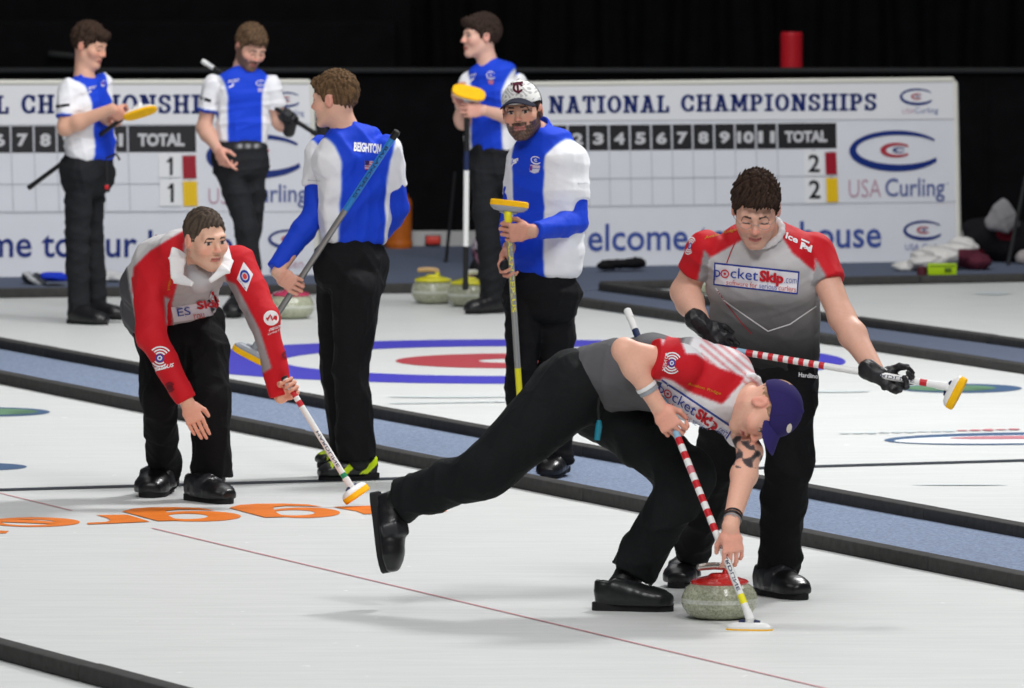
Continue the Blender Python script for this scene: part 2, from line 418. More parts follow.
# orange lettering, read from the far side of the sheet
def stroke(path, w, m=None, z=.002, close=False):
    pts = [np.array(p, float) for p in path]; n = len(pts)
    L, R = [], []
    for i in range(n):
        t = pts[min(i + 1, n - 1)] - pts[max(i - 1, 0)]
        t = t / (np.linalg.norm(t) + 1e-9); wx, wy = (w if np.isscalar(w) else w[i]), (w if np.isscalar(w) else w[i]) * .16
        nn = np.array([-t[1] * wx * .5 * 1.0, t[0] * wy * 1.7])
        L.append(pts[i] + nn); R.append(pts[i] - nn)
    for i in range(n - 1): ice.poly(gp([L[i], L[i + 1], R[i + 1], R[i]], z), m or PA['orange'])
def oval(cx, cy, rx, ry, a0, a1, irx, iry, icx=None, icy=None, n=36, sh=0.0):
    icx = cx if icx is None else icx; icy = cy if icy is None else icy
    for i in range(n):
        q = []
        for k, o in ((i, 1), (i + 1, 1), (i + 1, 0), (i, 0)):
            a = math.radians(a0 + (a1 - a0) * k / n); c_, s_ = math.cos(a), math.sin(a)
            q.append((cx + rx * c_ + sh * s_, cy + ry * s_) if o else (icx + irx * c_ + sh * s_, icy + iry * s_))
        ice.poly(gp(q, .002), PA['orange'])
# "e"
oval(34, 522.4, 46, 4.8, 0, 360, 27, 2.9, 29, 522.7)
ice.poly(gp([(-6, 520.6), (30, 520.4), (60, 522.8), (52, 524.4), (-6, 522.2)], .003), PA['orange'])
ice.poly(gp([(-10, 530.5), (9, 531.3), (6, 533.6), (-10, 534.2)], .002), PA['orange'])
# "r"
ice.poly(gp([(87, 523.4), (106, 522.4), (111, 520.6), (106, 518), (96, 515.6), (127.7, 515.2), (150, 522.2), (120, 523.6), (88, 524.9)], .003), PA['orange'])
# two round letters with a foot
def six(dx, dy, rw):
    oval(197 + dx, 516.6 + dy, 44 * rw, 5.2, 0, 360, 21, 2.7, 187 + dx, 516.7 + dy)
    ice.poly(gp([(122 + dx, 512.0 + dy), (133 + dx, 509.2 + dy), (150 + dx, 508.0 + dy), (176 + dx, 507.8 + dy), (200 + dx, 508.6 + dy), (216 + dx, 511.0 + dy), (200 + dx, 510.3 + dy), (178 + dx, 510.0 + dy), (166 + dx, 511.4 + dy), (168 + dx, 516 + dy), (178 + dx, 521.2 + dy), (158 + dx, 521.6 + dy)], .0035), PA['orange'])
six(0, 0, 1.0); six(107, -3.6, .82)
ice.poly(gp([(333, 507.4), (352, 507.0), (372, 506.2), (384, 507), (384, 514), (364, 514.6), (356, 511.5), (344, 509.5)], .003), PA['orange'])
oval(418, 510.8, 29, 3.4, 0, 360, 14, 1.3)
floor = link_mesh('floor', ice.v, ice.f, ice.mats, ice.m, None, V3(0, 40, 0), ice.sm); floor['kind'] = 'structure'
# carpets -------------------------------------------------------------------
def carpet(name, pts, m, z=.006, ext=(4, 4)):
    b = MB(); g = [G(x, y, 0) for x, y in pts]; d0, d1 = nrm(g[1] - g[0]), nrm(g[2] - g[3])
    g = [g[0] - d0 * ext[0], g[1] + d0 * ext[1], g[2] + d1 * ext[1], g[3] - d1 * ext[0]]; top = [p + V3(0, 0, z) for p in g]; n = len(top)
    b.poly(top, m); b.poly([p - V3(0, 0, z - .001) for p in top][::-1], m)
    for i in range(n): b.poly([top[i], top[i] - V3(0, 0, z - .001), top[(i + 1) % n] - V3(0, 0, z - .001), top[(i + 1) % n]], m)
    o = b.build(name); o['kind'] = 'structure'; return o
carpet('carpet_strip', [(-60, 371.5), (1100, 605), (1100, 553), (-60, 338.5)], M['carpet'])
carpet('carpet_strip', [(480, 292.6), (1100, 385.5), (1100, 359.5), (597, 291)], M['carpet2'], .005, (0, 4))
far = [G(-60, 298.7), G(485, 292.3), G(597, 290.6), G(1100, 280.6)]
far[0] = far[0] - nrm(far[1] - far[0]) * 7; far[3] = far[3] + nrm(far[3] - far[2]) * 7
b = MB(); pts = [p + V3(0, 0, .004) for p in far] + [V3(12, 75, .004), V3(-12, 75, .004)]
b.poly(pts, M['carpet2'])
fc = b.build('carpet_walkway'); fc['kind'] = 'structure'
# foam bumpers ---------------------------------------------------------------
def foam(x0, y0, x1, y1, label, h=.056, w=.085, grp='foam bumpers along the sheets', ext=(4, 4)):
    a, c = G(x0, y0), G(x1, y1); d = nrm(c - a); a = a - d * ext[0]; c = c + d * ext[1]; q = np.cross(V3(0, 0, 1), d)
    if q[1] < 0: q = -q
    b = MB(); L = np.linalg.norm(c - a); n = max(1, int(L / 1.8)); rs = random.Random(int(x0 + y0))
    for i in range(n):                                     # butted lengths with hairline seams
        p0 = a + d * (L * i / n); p1 = a + d * (L * (i + 1) / n - .004); j = rs.uniform(-.004, .004); hh = h + rs.uniform(-.002, .002)
        b.box((p0 + p1) / 2 + q * (w / 2 + j) + V3(0, 0, hh / 2 + .002), (p1 - p0) / 2, q * w / 2, V3(0, 0, hh / 2), M['rubber'], .006)
    o = b.build('foam_bumper'); tag(o, label, 'bumper', grp); return o
foam(-60, 372.2, 1100, 606, 'long dark foam bumper along the near sheet, nearer edge of the blue carpet strip', .058)
foam(-60, 338.9, 1100, 554, 'long dark foam bumper along the middle sheet, farther edge of the blue carpet strip', .056)
foam(-60, 644, 230, 723, 'dark foam bumper crossing the bottom left corner of the near sheet', .062)
foam(487, 293.6, 1100, 386, 'dark foam bumper behind the man in the cap, running right beside the far carpet strip', .05, ext=(0, 4))
foam(598, 291.7, 1100, 360, 'dark foam bumper on the far side of the narrow carpet strip at right', .05, ext=(0, 4))
foam(-60, 299, 484, 292.6, 'low dark foam bumper closing the far end of the middle sheet behind the yellow stones', .056, ext=(5, 0))
foam(604, 290.2, 1100, 280.8, 'low dark foam bumper closing the far end of the right sheet below the grey jacket', .05, ext=(0, 5))
# back of the arena ------------------------------------------------------------
M['drape'] = mat('black drape', (13, 13, 15), .9, .1, var=.25, vscale=8)
M['rail'] = mat('dull grey rail', (36, 37, 38), .5, .2)
M['kick'] = mat('white kickboard', (190, 190, 188), .5, .3)
YB = 62.4
b = MB(); b.box(V3(0, YB + .05, .6), V3(14, 0, 0), V3(0, .04, 0), V3(0, 0, .56), M['drape']); b.box(V3(0, YB + .03, 1.17), V3(14, 0, 0), V3(0, .07, 0), V3(0, 0, .018), M['rail'], .008)
b.box(V3(0, YB, .055), V3(14, 0, 0), V3(0, .03, 0), V3(0, 0, .05), M['kick'])
for i in range(-10, 11): b.box(V3(i * 1.05, YB - .0, .62), V3(.012, 0, 0), V3(0, .012, 0), V3(0, 0, .5), M['drape'])
o = b.build('rink_boards'); tag(o, 'long black draped rink boards with a white kick strip behind the scoreboards', 'rink boards')
b = MB(); b.box(V3(0, 69.6, 2.5), V3(14, 0, 0), V3(0, .1, 0), V3(0, 0, 2.5), M['drape']); o = b.build('wall_back'); o['kind'] = 'structure'
def curtain(x0, x1, Y, z1, label, seed):
    n = int((x1 - x0) / .035); rs = np.random.RandomState(seed); v = []; f = []
    ph = rs.rand() * 6
    rows = 12
    for j in range(rows + 1):
        z = z1 * j / rows
        for i in range(n + 1):
            x = x0 + (x1 - x0) * i / n
            v.append((x + .02 * math.sin(3 * z + i * .2), Y + .07 * math.sin(x * 17 + 1.4 * math.sin(x * 3.1 + ph) + .3 * math.sin(z)) + .03 * math.sin(x * 41 + ph), z))
    for j in range(rows):
        for i in range(n): f.append([j * (n + 1) + i, j * (n + 1) + i + 1, (j + 1) * (n + 1) + i + 1, (j + 1) * (n + 1) + i])
    o = link_mesh('stage_curtain', v, f, M['drape'], None, None, ((x0 + x1) / 2, Y, 0))
    return tag(o, label, 'curtain', 'black pleated curtains')
curtain(-13, -1.4, 68, 4.5, 'black pleated curtain at the back left, behind the left scoreboard', 1)
curtain(-1.45, 1.9, 67.8, 4.5, 'black pleated curtain at the back centre, behind the bare-headed man with yellow broom', 2)
curtain(1.85, 13, 68, 4.5, 'black pleated curtain at the back right, behind the red post', 3)
# dark bench tier in front of the left curtain
b = MB(); b.box(V3(-2.9, 65.2, .72), V3(2.1, 0, 0), V3(0, .35, 0), V3(0, 0, .7), M['drape'], .03); b.box(V3(-2.9, 65.9, .95), V3(2.2, 0, 0), V3(0, .3, 0), V3(0, 0, .93), M['drape'], .03)
b.box(V3(-2.9, 66.2, 1.78), V3(2.2, 0, 0), V3(0, .04, 0), V3(0, 0, .012), M['rail'])
rz = b.build('riser'); tag(rz, 'black draped riser with a thin grey rail behind the left scoreboard', 'riser')
for (x, y, w, h, t, name, lab) in ((62, 55, 14, 3, -.1, 'cable_cover', 'grey strip lying on the riser beside the left player'), (318, 20, 3, 9, .5, 'spot_lamp', 'small pale lamp head on a dark rod above the back-turned player')):
    b = MB(); YY = 64.75 if name == 'cable_cover' else 65.9; c = at(x, y, YY); s = 9400 / YY; r = V3(math.cos(t), 0, math.sin(t)); u = V3(-math.sin(t), 0, math.cos(t))
    b.box(c, r * w / s, V3(0, .02, 0), u * h / s, M['rail'] if name == 'cable_cover' else M['grey_pl'], .008)
    if name == 'cable_cover': b.box(c + u * h / s * .6, r * w / s * .7, V3(0, .015, 0), u * .01, M['rail'], .004)
    else: b.tube([V3(c[0], c[1], 1.882), c - u * h / s], .012, M['drape'], 8)
    if name == 'cable_cover': b.build('strap', rz)
    else: tag(b.build(name), lab, 'lamp')
# red padded post
b = MB(); c = at(791.5, 78, 64.2); s = 9400 / 64.3; zt = at(791.5, 32, 64.2)[2]
b.lathe(V3(c[0], 64.2, 0), [(.1, 0), (.1, .03), (11.2 / s, .04), (11.2 / s, zt - .02), (10.4 / s, zt), (.0001, zt)], mat('red post vinyl', (206, 30, 44), .5, .3, bump=.2, bscale=60), 28)
o = b.build('padded_post'); tag(o, 'red round padded post standing behind the right scoreboard', 'post')
# orange barrel between the scoreboards
b = MB(); c = G(399, 248); s = 9400 / c[1]
ob = mat('orange plastic', (190, 100, 28), .5, .3, var=.08, vscale=20)
b.lathe(V3(c[0], YB - .25, 0), [(.085, .004), (.09, .03), (.085, .06), (.088, .3), (.08, .33), (.06, .34)], ob, 24)
b.lathe(V3(c[0], YB - .25, 0), [(.062, .34), (.062, .36), (.03, .37)], ob, 24)
o = b.build('barrel'); tag(o, 'orange plastic drum standing against the boards behind the back-turned player', 'drum')
for (x, y) in ((386, 249), (433, 248)):
    b = MB(); c = at(x, y, YB - .06); b.box(V3(c[0], YB - .07, .045), V3(.048, 0, 0), V3(0, .02, 0), V3(0, 0, .028), mat('red reflector', (220, 70, 60), .4, .4), .01)
    b.box(V3(c[0], YB - .052, .045), V3(.052, 0, 0), V3(0, .004, 0), V3(0, 0, .033), M['black_pl'], .003)
    o = b.build('reflector'); tag(o, 'small red block on the kickboard ' + ('just left of the orange drum' if x < 400 else 'right of the orange drum'), 'reflector', 'red blocks on the kickboard')
# ================================================================== SCOREBOARDS
M['brd'] = mat('board vinyl', (228, 230, 236), .5, .25, var=.015, vscale=5)
M['brd2'] = mat('board header vinyl', (234, 235, 238), .5, .25)
M['frame'] = mat('board frame', (226, 224, 214), .45, .35)
M['bnavy'] = mat('print blue', (20, 44, 122), .5, .2); M['blogo'] = mat('print logo blue', (18, 46, 122), .5, .2); M['bred'] = mat('print red', (176, 52, 66), .5, .2)
M['blk'] = mat('board black', (34, 33, 37), .5, .25); M['lgry'] = mat('numeral white', (205, 205, 208), .5, .2); M['grid'] = mat('grid line', (192, 194, 200), .6, .2)
M['mauve'] = mat('print mauve', (190, 150, 168), .5, .2); M['slate'] = mat('print slate', (92, 104, 158), .5, .2); M['bblue2'] = mat('print mid blue', (62, 84, 158), .5, .2)
M['crd'] = mat('card white', (238, 239, 240), .5, .25); M['ink'] = mat('card ink', (16, 20, 26), .5, .2); M['drd'] = mat('plate red', (158, 18, 40), .5, .25); M['yel'] = mat('plate yellow', (240, 196, 20), .5, .25)
class Board:
    def __init__(s, x0, x1, ybot, lean, slope, xr):
        a = G(xr, ybot); s.o = a; s.u = nrm(V3(1, slope, 0)); s.n0 = np.cross(s.u, V3(0, 0, 1)); s.n0 = s.n0 if s.n0[1] < 0 else -s.n0
        s.v = nrm(V3(0, 0, 1) - s.n0 * lean); s.n = nrm(np.cross(s.u, s.v)); s.n = s.n if s.n[1] < 0 else -s.n
    def P(s, px, py, off=0.0):
        d = ray(px, py); t = ((s.o - CAM) @ s.n) / (d @ s.n); return CAM + d * t + s.n * off
    def quad(s, mb, pts, m, off): mb.poly([s.P(x, y, off) for x, y in pts], m)
    def rect(s, mb, x0, y0, x1, y1, m, off, sl=0.0, sh=0.0):
        f = lambda x, y: (x + sh * (y - y0), y + sl * (x - x0))
        s.quad(mb, [f(x0, y1), f(x1, y1), f(x1, y0), f(x0, y0)], m, off)
    def text(s, mb, body, x0, y0, x1, y1, m, off, bold=0.0, sl=0.0):
        if body == '1':                                   # a figure one with its flag
            q = lambda a, c: s.P(x0 + a * (x1 - x0), y1 - c * (y1 - y0), off)
            for p in (((.5, 0), (1, 0), (1, 1), (.5, 1)), ((.5, 1), (.62, 1), (.5, .72), (0, .72), (0, .8), (.3, .86))): mb.poly([q(a, c) for a, c in p], m)
            return
        v, f, _ = text2d(body, bold)
        mb.add([s.P(x0 + a * (x1 - x0), y1 - c * (y1 - y0) + sl * a * (x1 - x0), off) for a, c in v], f, m)
    def slab(s, mb, body, x0, y0, x1, y1, m, off, sl=0.0):
        for dx in (-.45, .45):
            for p in slab_text(body): mb.poly([s.P(x0 + dx + a * (x1 - x0), y1 - c * (y1 - y0) + sl * a * (x1 - x0), off) for a, c in p], m)
    def logo(s, mb, x0, y0, x1, y1, off, m=None):
        for c, p in swoosh(): mb.poly([s.P(x0 + a * (x1 - x0), y1 - d * (y1 - y0), off + (.001 if c == 'red' else 0)) for a, d in p], M['blogo'] if c == 'blue' else M['bred'])
def slab_solid(B, mb, c4, m, th=.03, off=0.0):
    f = [B.P(x, y, off) for x, y in c4]; k = [p - B.n * th for p in f]
    mb.poly(f, m); mb.poly(k[::-1], m)
    for i in range(4): mb.poly([f[i], k[i], k[(i + 1) % 4], f[(i + 1) % 4]], m)
def scoreboard(B, xl, xr, yt, yb, label, rows, draw, rim):
    c = B.P((xl + xr) / 2, yb)
    root = empty('scoreboard', (c[0], c[1], 0), label, 'scoreboard', 'scoreboards')
    mb = MB(); slab_solid(B, mb, [(xl + rim[0], yb), (xr + rim[1], yb - rim[2]), (xr, yt - rim[3]), (xl, yt)], M['brd']); draw(mb)
    mb.build('panel', root)
    fr = MB(); fr.tube([B.P(xl, yt + .5, -.012), B.P(xr - 2, yt + .5 - rim[3], -.012), B.P(xr + .5, yt + 3.5 - rim[3], -.014), B.P(xr + rim[1] + .3, yb - rim[2], -.014)], .021, M['frame'], 10, side=B.n)
    fr.build('frame', root)
    for t in (.12, .5, .88):
        lg = MB(); x = xl + (xr - xl) * t; p = B.P(x, yt + 30, -.03); q = p.copy(); q[2] = .012; q = q - B.n0 * .28
        lg.tube([p, q], .014, M['frame'], 8); lg.box(q * V3(1, 1, 0) + V3(0, 0, .012), B.u * .04, B.n0 * .03, V3(0, 0, .006), M['black_pl'], .003)
        fo = B.P(x, yb, -.015); lg.tube([fo + V3(0, 0, .02), fo * V3(1, 1, 0) + V3(0, 0, .004)], .012, M['frame'], 8)
        lg.build('leg', root)
    return root
def card(B, body, x0, y0, x1, y1, tx, label, back=True):
    c = B.P((x0 + x1) / 2, y1); r = empty('score_card', c, label, 'score card', 'score cards hanging on the scoreboards')
    mb = MB(); slab_solid(B, mb, [(x0, y1), (x1, y1 - .3), (x1, y0 - .3), (x0, y0)], M['crd'], .004, .009)
    B.text(mb, body, tx[0], tx[1], tx[2], tx[3], M['ink'], .0105, .02)
    mb.build('card', r)
    hk = MB(); p = B.P((x0 + x1) / 2, y0, .006); hk.tube([p - B.v * .004, p + B.v * .012, p + B.v * .014 - B.n * .004], .003, M['steel'], 6); hk.build('hook', r)
def plate(B, x0, y0, x1, y1, m, label):
    mb = MB(); slab_solid(B, mb, [(x0 + .8, y1), (x1 + .9, y1 - .3), (x1, y0 - .3), (x0, y0)], m, .005, .009)
    p = B.P((x0 + x1) / 2, y0, .008); mb.tube([p - B.v * .006, p + B.v * .008, p + B.v * .009 - B.n * .006], .003, M['steel'], 6)
    o = mb.build('colour_plate'); tag(o, label, 'colour plate', 'colour plates on the scoreboards')
# ---- right board
R = Board(0, 0, 264.5, .13, .27, 760)
def draw_right(mb):
    sl = -.008
    R.rect(mb, 493, 86, 953.4, 120.5, M['brd2'], .002, sl * .5, .02)
    R.rect(mb, 494, 120.8, 955, 121.6, M['grid'], .0035, -.004)
    R.slab(mb, 'NATIONAL', 549, 96, 668.5, 113.5, M['bnavy'], .005, -.006)
    R.slab(mb, 'CHAMPIONSHIPS', 681, 94.6, 876, 111.8, M['bnavy'], .005, -.006)
    R.logo(mb, 899.5, 88.5, 934, 105.5, .005); R.text(mb, 'USA', 902, 108.5, 914, 113.5, M['mauve'], .005); R.text(mb, 'Curling', 914.5, 107.5, 938, 115, M['slate'], .005)
    R.rect(mb, 540, 125.6, 836, 151.0, M['blk'], .003, -.009, .02)
    xs = [546.5, 567.2, 587.3, 608.4, 629.4, 650.6, 671.4, 692.2, 713.6, 734.4, 755.4, 776.6]
    for i, x in enumerate(xs):
        R.rect(mb, x - 1, 125.4 - .009 * (x - 540), x + 1.0, 150.8 - .009 * (x - 540), M['grid'], .005, 0, .02)
        R.rect(mb, x + .2, 150.8 - .009 * (x - 540), x + 1.1, 206.5 - .012 * (x - 540), M['grid'], .005, 0, .02)
    for k in range(11):
        cx = (xs[k] + xs[k + 1]) / 2 + .3; t = str(k + 1); w = 5.2 if k < 9 else 8.2
        if t == '1': w = 2.8
        R.text(mb, t, cx - w, 133.2 - .01 * (cx - 560), cx + w, 145.2 - .01 * (cx - 560), M['lgry'], .006, .05)
    R.text(mb, 'TOTAL', 784.5, 131, 827, 142.8, M['lgry'], .006, .05, -.012)
    for y in (178.6, 206.4): R.rect(mb, 542, y, 838, y + 1.0, M['grid'], .005, -.011)
    R.rect(mb, 494, 206.8, 956.5, 207.9, M['grid'], .004, -.012)
    R.logo(mb, 849, 130.5, 943, 171.5, .005)
    R.text(mb, 'USA', 848.5, 179.6, 881, 197.5, M['mauve'], .005, -.005, -.01); R.text(mb, 'Curling', 885, 178.3, 944.5, 202.5, M['slate'], .005, .012, -.01)
    R.rect(mb, 946, 183.3, 948.5, 184, M['slate'], .005)
    R.text(mb, 'Welcome to our house', 550, 224.5, 881, 252, M['bblue2'], .005, .012, -.013)
    R.logo(mb, 903, 220.5, 943.5, 240.5, .005); R.text(mb, 'USA Curling', 905, 244, 945, 252, M['slate'], .005)
scoreboard(R, 490, 955, 84.4, 268.6, 'white right-hand scoreboard with blue lettering and a total of 2 to 2', 2, draw_right, (0, 4, 6.5, 5))
card(R, '2', 804, 151.5, 823, 175.8, (808, 154.5, 819.4, 172.4), 'white score card with a black 2 beside the red plate')
card(R, '2', 804.6, 177.5, 823.6, 203.5, (808.6, 180.2, 820.0, 198.8), 'white score card with a black 2 beside the yellow plate')
plate(R, 824.8, 152.4, 835.8, 174.6, M['drd'], 'dark red plate on the right scoreboard above the yellow one')
plate(R, 825.8, 178.2, 837.0, 202.4, M['yel'], 'yellow plate at the end of the lower row on the right scoreboard')
# ---- left board
L_ = Board(0, 0, 277.2, .13, .12, 60)
def draw_left(mb):
    L_.rect(mb, -60, 86, 311, 124.6, M['brd2'], .002, -.003); L_.rect(mb, -60, 124.6, 313, 125.4, M['grid'], .0035, -.003)
    L_.slab(mb, 'NATIONAL', -119, 95.5, 8.2, 114, M['bnavy'], .005)
    L_.slab(mb, 'CHAMPIONSHIPS', 21.5, 94.6, 231, 113.6, M['bnavy'], .005)
    L_.rect(mb, -60, 126.4, 195.6, 153.0, M['blk'], .003, -.004, .02)
    xs = [-58, -34.5, -11.5, 10.4, 33.4, 56.4, 79.8, 103, 127.4]
    for x in xs:
        L_.rect(mb, x - .9, 126.2, x + .9, 153, M['grid'], .005, 0, .02); L_.rect(mb, x + .4, 153, x + 1.3, 212, M['grid'], .005, 0, .035)
    for k, x in enumerate([-46, -23, -.5, 22.5, 45.3, 68, 91.5, 115.5]):
        w = 5.4 if k < 6 else (8.4 if k == 6 else 7.4)
        L_.text(mb, str(k + 4), x - w, 133.6, x + w, 146.6, M['lgry'], .006, .05)
    L_.text(mb, 'TOTAL', 137.8, 133.4, 184.5, 146.4, M['lgry'], .006, .05)
    for y in (184, 211.6): L_.rect(mb, -60, y, 199, y + 1.0, M['grid'], .005, -.004)
    L_.rect(mb, -60, 212.4, 314, 213.4, M['grid'], .004, -.004)
    L_.logo(mb, 272, 92, 301, 107.5, .005); L_.text(mb, 'USA Curling', 268, 110, 304, 117, M['slate'], .005)
    L_.logo(mb, 206, 134, 307, 178.5, .005)
    L_.text(mb, 'USA', 208.5, 188, 240.5, 204, M['mauve'], .005, -.005); L_.text(mb, 'Curling', 244, 184, 307, 208, M['slate'], .005, .012)
    L_.text(mb, 'Welcome to our house', -112, 230, 233, 257.5, M['bnavy'], .005, .012)
    L_.logo(mb, 268, 229.5, 308, 249, .005); L_.rect(mb, 270, 267, 279, 273, M['slate'], .005); L_.text(mb, 'open', 281, 262, 303, 271, M['mauve'], .005)
scoreboard(L_, -70, 311, 82.4, 277.6, 'white left-hand scoreboard with blue lettering and a total of 1 to 1', 2, draw_left, (0, 6, 1.5, .8))
card(L_, '1', 158.6, 153.6, 180, 177.6, (166.5, 157.4, 172.6, 175.4), 'white score card with a black 1 beside the red plate')
card(L_, '1', 159.6, 179.4, 181, 206.4, (167.4, 183.6, 173.6, 202.4), 'white score card with a black 1 beside the yellow plate')
plate(L_, 182.2, 155.8, 195.6, 178.6, M['drd'], 'dark red plate on the left scoreboard above the yellow one')
plate(L_, 182.8, 181.6, 196.8, 206.2, M['yel'], 'yellow plate at the end of the lower row on the left scoreboard')
# ================================================================== STONES
def granite(name, c0, c1):
    m = bpy.data.materials.new(name); m.use_nodes = True; nt = m.node_tree; b = nt.nodes['Principled BSDF']
    b.inputs['Roughness'].default_value = .18; b.inputs['Specular IOR Level'].default_value = .5
    tc = nt.nodes.new('ShaderNodeTexCoord'); n = nt.nodes.new('ShaderNodeTexNoise'); n.inputs['Scale'].default_value = 95; n.inputs['Detail'].default_value = 5; n.inputs['Roughness'].default_value = .75
    nt.links.new(tc.outputs['Object'], n.inputs['Vector']); r = nt.nodes.new('ShaderNodeValToRGB')
    r.color_ramp.elements[0].position = .34; r.color_ramp.elements[1].position = .66
    r.color_ramp.elements[0].color = (*lin(c0), 1); r.color_ramp.elements[1].color = (*lin(c1), 1)
    nt.links.new(n.outputs['Fac'], r.inputs[0]); nt.links.new(r.outputs[0], b.inputs['Base Color']); return m
GR = granite('polished granite', (128, 132, 108), (200, 202, 178)); GB = granite('ground striking band', (172, 176, 160), (216, 218, 208)); GB.node_tree.nodes['Principled BSDF'].inputs['Roughness'].default_value = .5
def stone(px, py, capc, label, hang, hm, wid=.146):
    c = G(px, py); r = empty('curling_stone', c, label, 'curling stone', 'curling stones')
    b = MB(); k = wid
    prof = [(.06, .0015), (k * .66, .004), (k * .85, .018), (k * .965, .04), (k, .058)]
    prof += [(k, .073)] + [(k * .965, .09), (k * .87, .112), (k * .74, .124), (k * .6, .128), (.02, .129)]
    prof = [(r_, z_ * 1.1) for r_, z_ in prof]; b.lathe(c, prof, GR, 56, mats=[GR] * 4 + [GB] + [GR] * 5); b.build('stone_body', r)
    cm = mat('stone handle %d %d %d' % tuple(capc), capc, .25, .5, coat=.5)
    h = MB(); ca, sa = math.cos(hang), math.sin(hang); X, Y, Z = V3(ca, sa, 0), V3(-sa, ca, 0), V3(0, 0, 1)
    h.lathe(c + V3(0, 0, .14), [(.11, -.006), (.112, .002), (.105, .009), (.08, .017), (.045, .025), (.034, .034), (.01, .036)], cm, 40); hd = h.build('handle_base', r)
    g = MB(); o = c + V3(0, 0, .156)
    g.tube([o - X * .02, o - X * .025 + Z * .012, o - X * .03 + Z * .034], [.025, .017, .0125], cm, 14)
    g.tube([o - X * .034 + Z * .033, o - X * .02 + Z * .043, o + X * .02 + Z * .047, o + X * .06 + Z * .046, o + X * .086 + Z * .043, o + X * .093 + Z * .041], [.0125, .0145, .0145, .015, .0135, .008], hm, 14)
    g.build('handle_grip', r); return r
wood = mat('tan handle grip', (206, 170, 120), .4, .4); chrome = mat('chrome grip', (200, 196, 188), .2, .6, metal=.8)
stone(719.5, 618.5, (206, 30, 24), 'curling stone with a red handle in front of the lunging sweeper', math.radians(200), chrome)
stone(433, 303.5, (226, 220, 30), 'curling stone with a yellow handle, left one of the pair at the far end', math.radians(170), wood, .128)
stone(469, 306.3, (226, 220, 30), 'curling stone with a yellow handle beside the black boot and white broom', math.radians(60), mat('white grip', (226, 226, 214), .4, .4), .128)
stone(291, 318.5, (190, 50, 90), 'grey curling stone with a red handle behind the hand of the back-turned player', math.radians(100), mat('pink grip', (196, 70, 110), .3, .4), .135)
stone(712, 293.5, (206, 62, 70), 'small distant curling stone with a red handle, left of the standing sweeper', math.radians(15), mat('red grip', (206, 62, 70), .3, .4))
# ================================================================== CLOTHES AND BAGS LYING AROUND
def lump(name, label, cat, blobs, Y, h, colf, seed, m, amp=.012, freq=45):
    S = Solid(); s = FP / Y
    for (x, y, dz, rx, ry, rd) in blobs: S.ell(at(x, y, Y + dz), (rx / s, rd, ry / s), k=.03)
    P, F, L = S.mesh(h, folds(amp, freq, seed)); P = relax(P, F, 1); P[:, 2] = np.maximum(P[:, 2], .006)
    o = link_mesh(name, P, F, m, cols=colf(P)); tag(o, label, cat); return o
M['cloth'] = mat('fabric', None, .85, .12, attr=True, bump=.25, bscale=260, var=.05, vscale=30)
def flat(c): return lambda P: np.tile(np.array(c, float), (len(P), 1))
YJ = G(950, 271)[1]
lump('jacket', 'crumpled white and grey jacket on the end carpet below the right scoreboard', 'jacket', [(915, 265, 0, 24, 5, .12), (940, 256, .1, 30, 11, .16), (962, 252, .15, 18, 16, .15), (905, 268, -.05, 10, 4, .08), (978, 262, .1, 14, 9, .12), (930, 262, -.1, 18, 7, .1)], YJ, .008,
     lambda P: np.where((P[:, :1] > at(958, 260, YJ)[0]) & (P[:, 2:3] < .14), (92, 42, 56), np.where(np.sin(P[:, :1] * 31 + 3 * np.sin(P[:, 2:3] * 40) + P[:, 1:2] * 25) > .8, (176, 174, 172), (222, 220, 216))), 5, M['cloth'])
YK = G(1000, 264)[1]
lump('duffel_bag', 'dark duffel bag with red patches at the right edge against the black drape', 'bag', [(990, 238, .3, 26, 22, .22), (1012, 243, .25, 26, 24, .22), (975, 228, .3, 14, 9, .1)], YK, .009,
     lambda P: np.where(np.sin(P[:, :1] * 17 + 1) * np.sin(P[:, 2:3] * 21 + .6) > .55, (104, 22, 36), (26, 24, 27)), 8, M['cloth'], .008, 25)
b = MB(); q = at(1003, 212, YK - .05); s = FP / YK
v = [at(x, y, YK + d) for x, y, d in ((984, 218, 0), (1012, 204, .05), (1014, 214, .0), (1010, 232, -.06), (998, 238, -.08), (988, 232, -.06))]
S = Solid(); S.chain([(at(990, 224, YK - .02), .05, .05), (at(1001, 219, YK - .03), .1, .05), (at(1010, 213, YK), .11, .05)], V3(0, .1, 1), k=.03); P, F, L = S.mesh(.008, folds(.008, 40, 4))
o = link_mesh('towel', P, F, M['cloth'], cols=flat((138, 136, 138))(P)); tag(o, 'grey towel draped over the dark duffel bag at the right edge', 'towel')
lump('white_bag', 'small pale bag at the right edge beside the duffel bag', 'bag', [(1026, 258, -.1, 11, 9, .08), (1034, 256, -.1, 9, 10, .07)], YK, .008, flat((170, 164, 162)), 3, M['cloth'])
b = MB(); p0, p1 = at(1008, 262, YK - .25), at(1026, 176, YK - .1); b.tube([p0 * V3(1, 1, 0) + V3(0, 0, .01), p1], .012, M['rail'], 8); b.tube([p1, at(1032, 176, YK - .1)], .012, M['rail'], 8)
o = b.build('stand_pole'); tag(o, 'thin grey slanting pole at the right edge in front of the duffel bag', 'pole')
YT = G(942, 276)[1]; r = empty('tissue_box', G(942, 275), 'lime green box lying on the end carpet in front of the white jacket', 'box')
b = MB(); c = at(942, 270.5, YT); s = FP / YT; lime = mat('lime card', (178, 214, 10), .5, .3); b.box(V3(c[0], YT, .042), V3(14.5 / s, 0, 0), V3(0, .055, 0), V3(0, 0, .036), lime, .006); b.build('box_body', r)
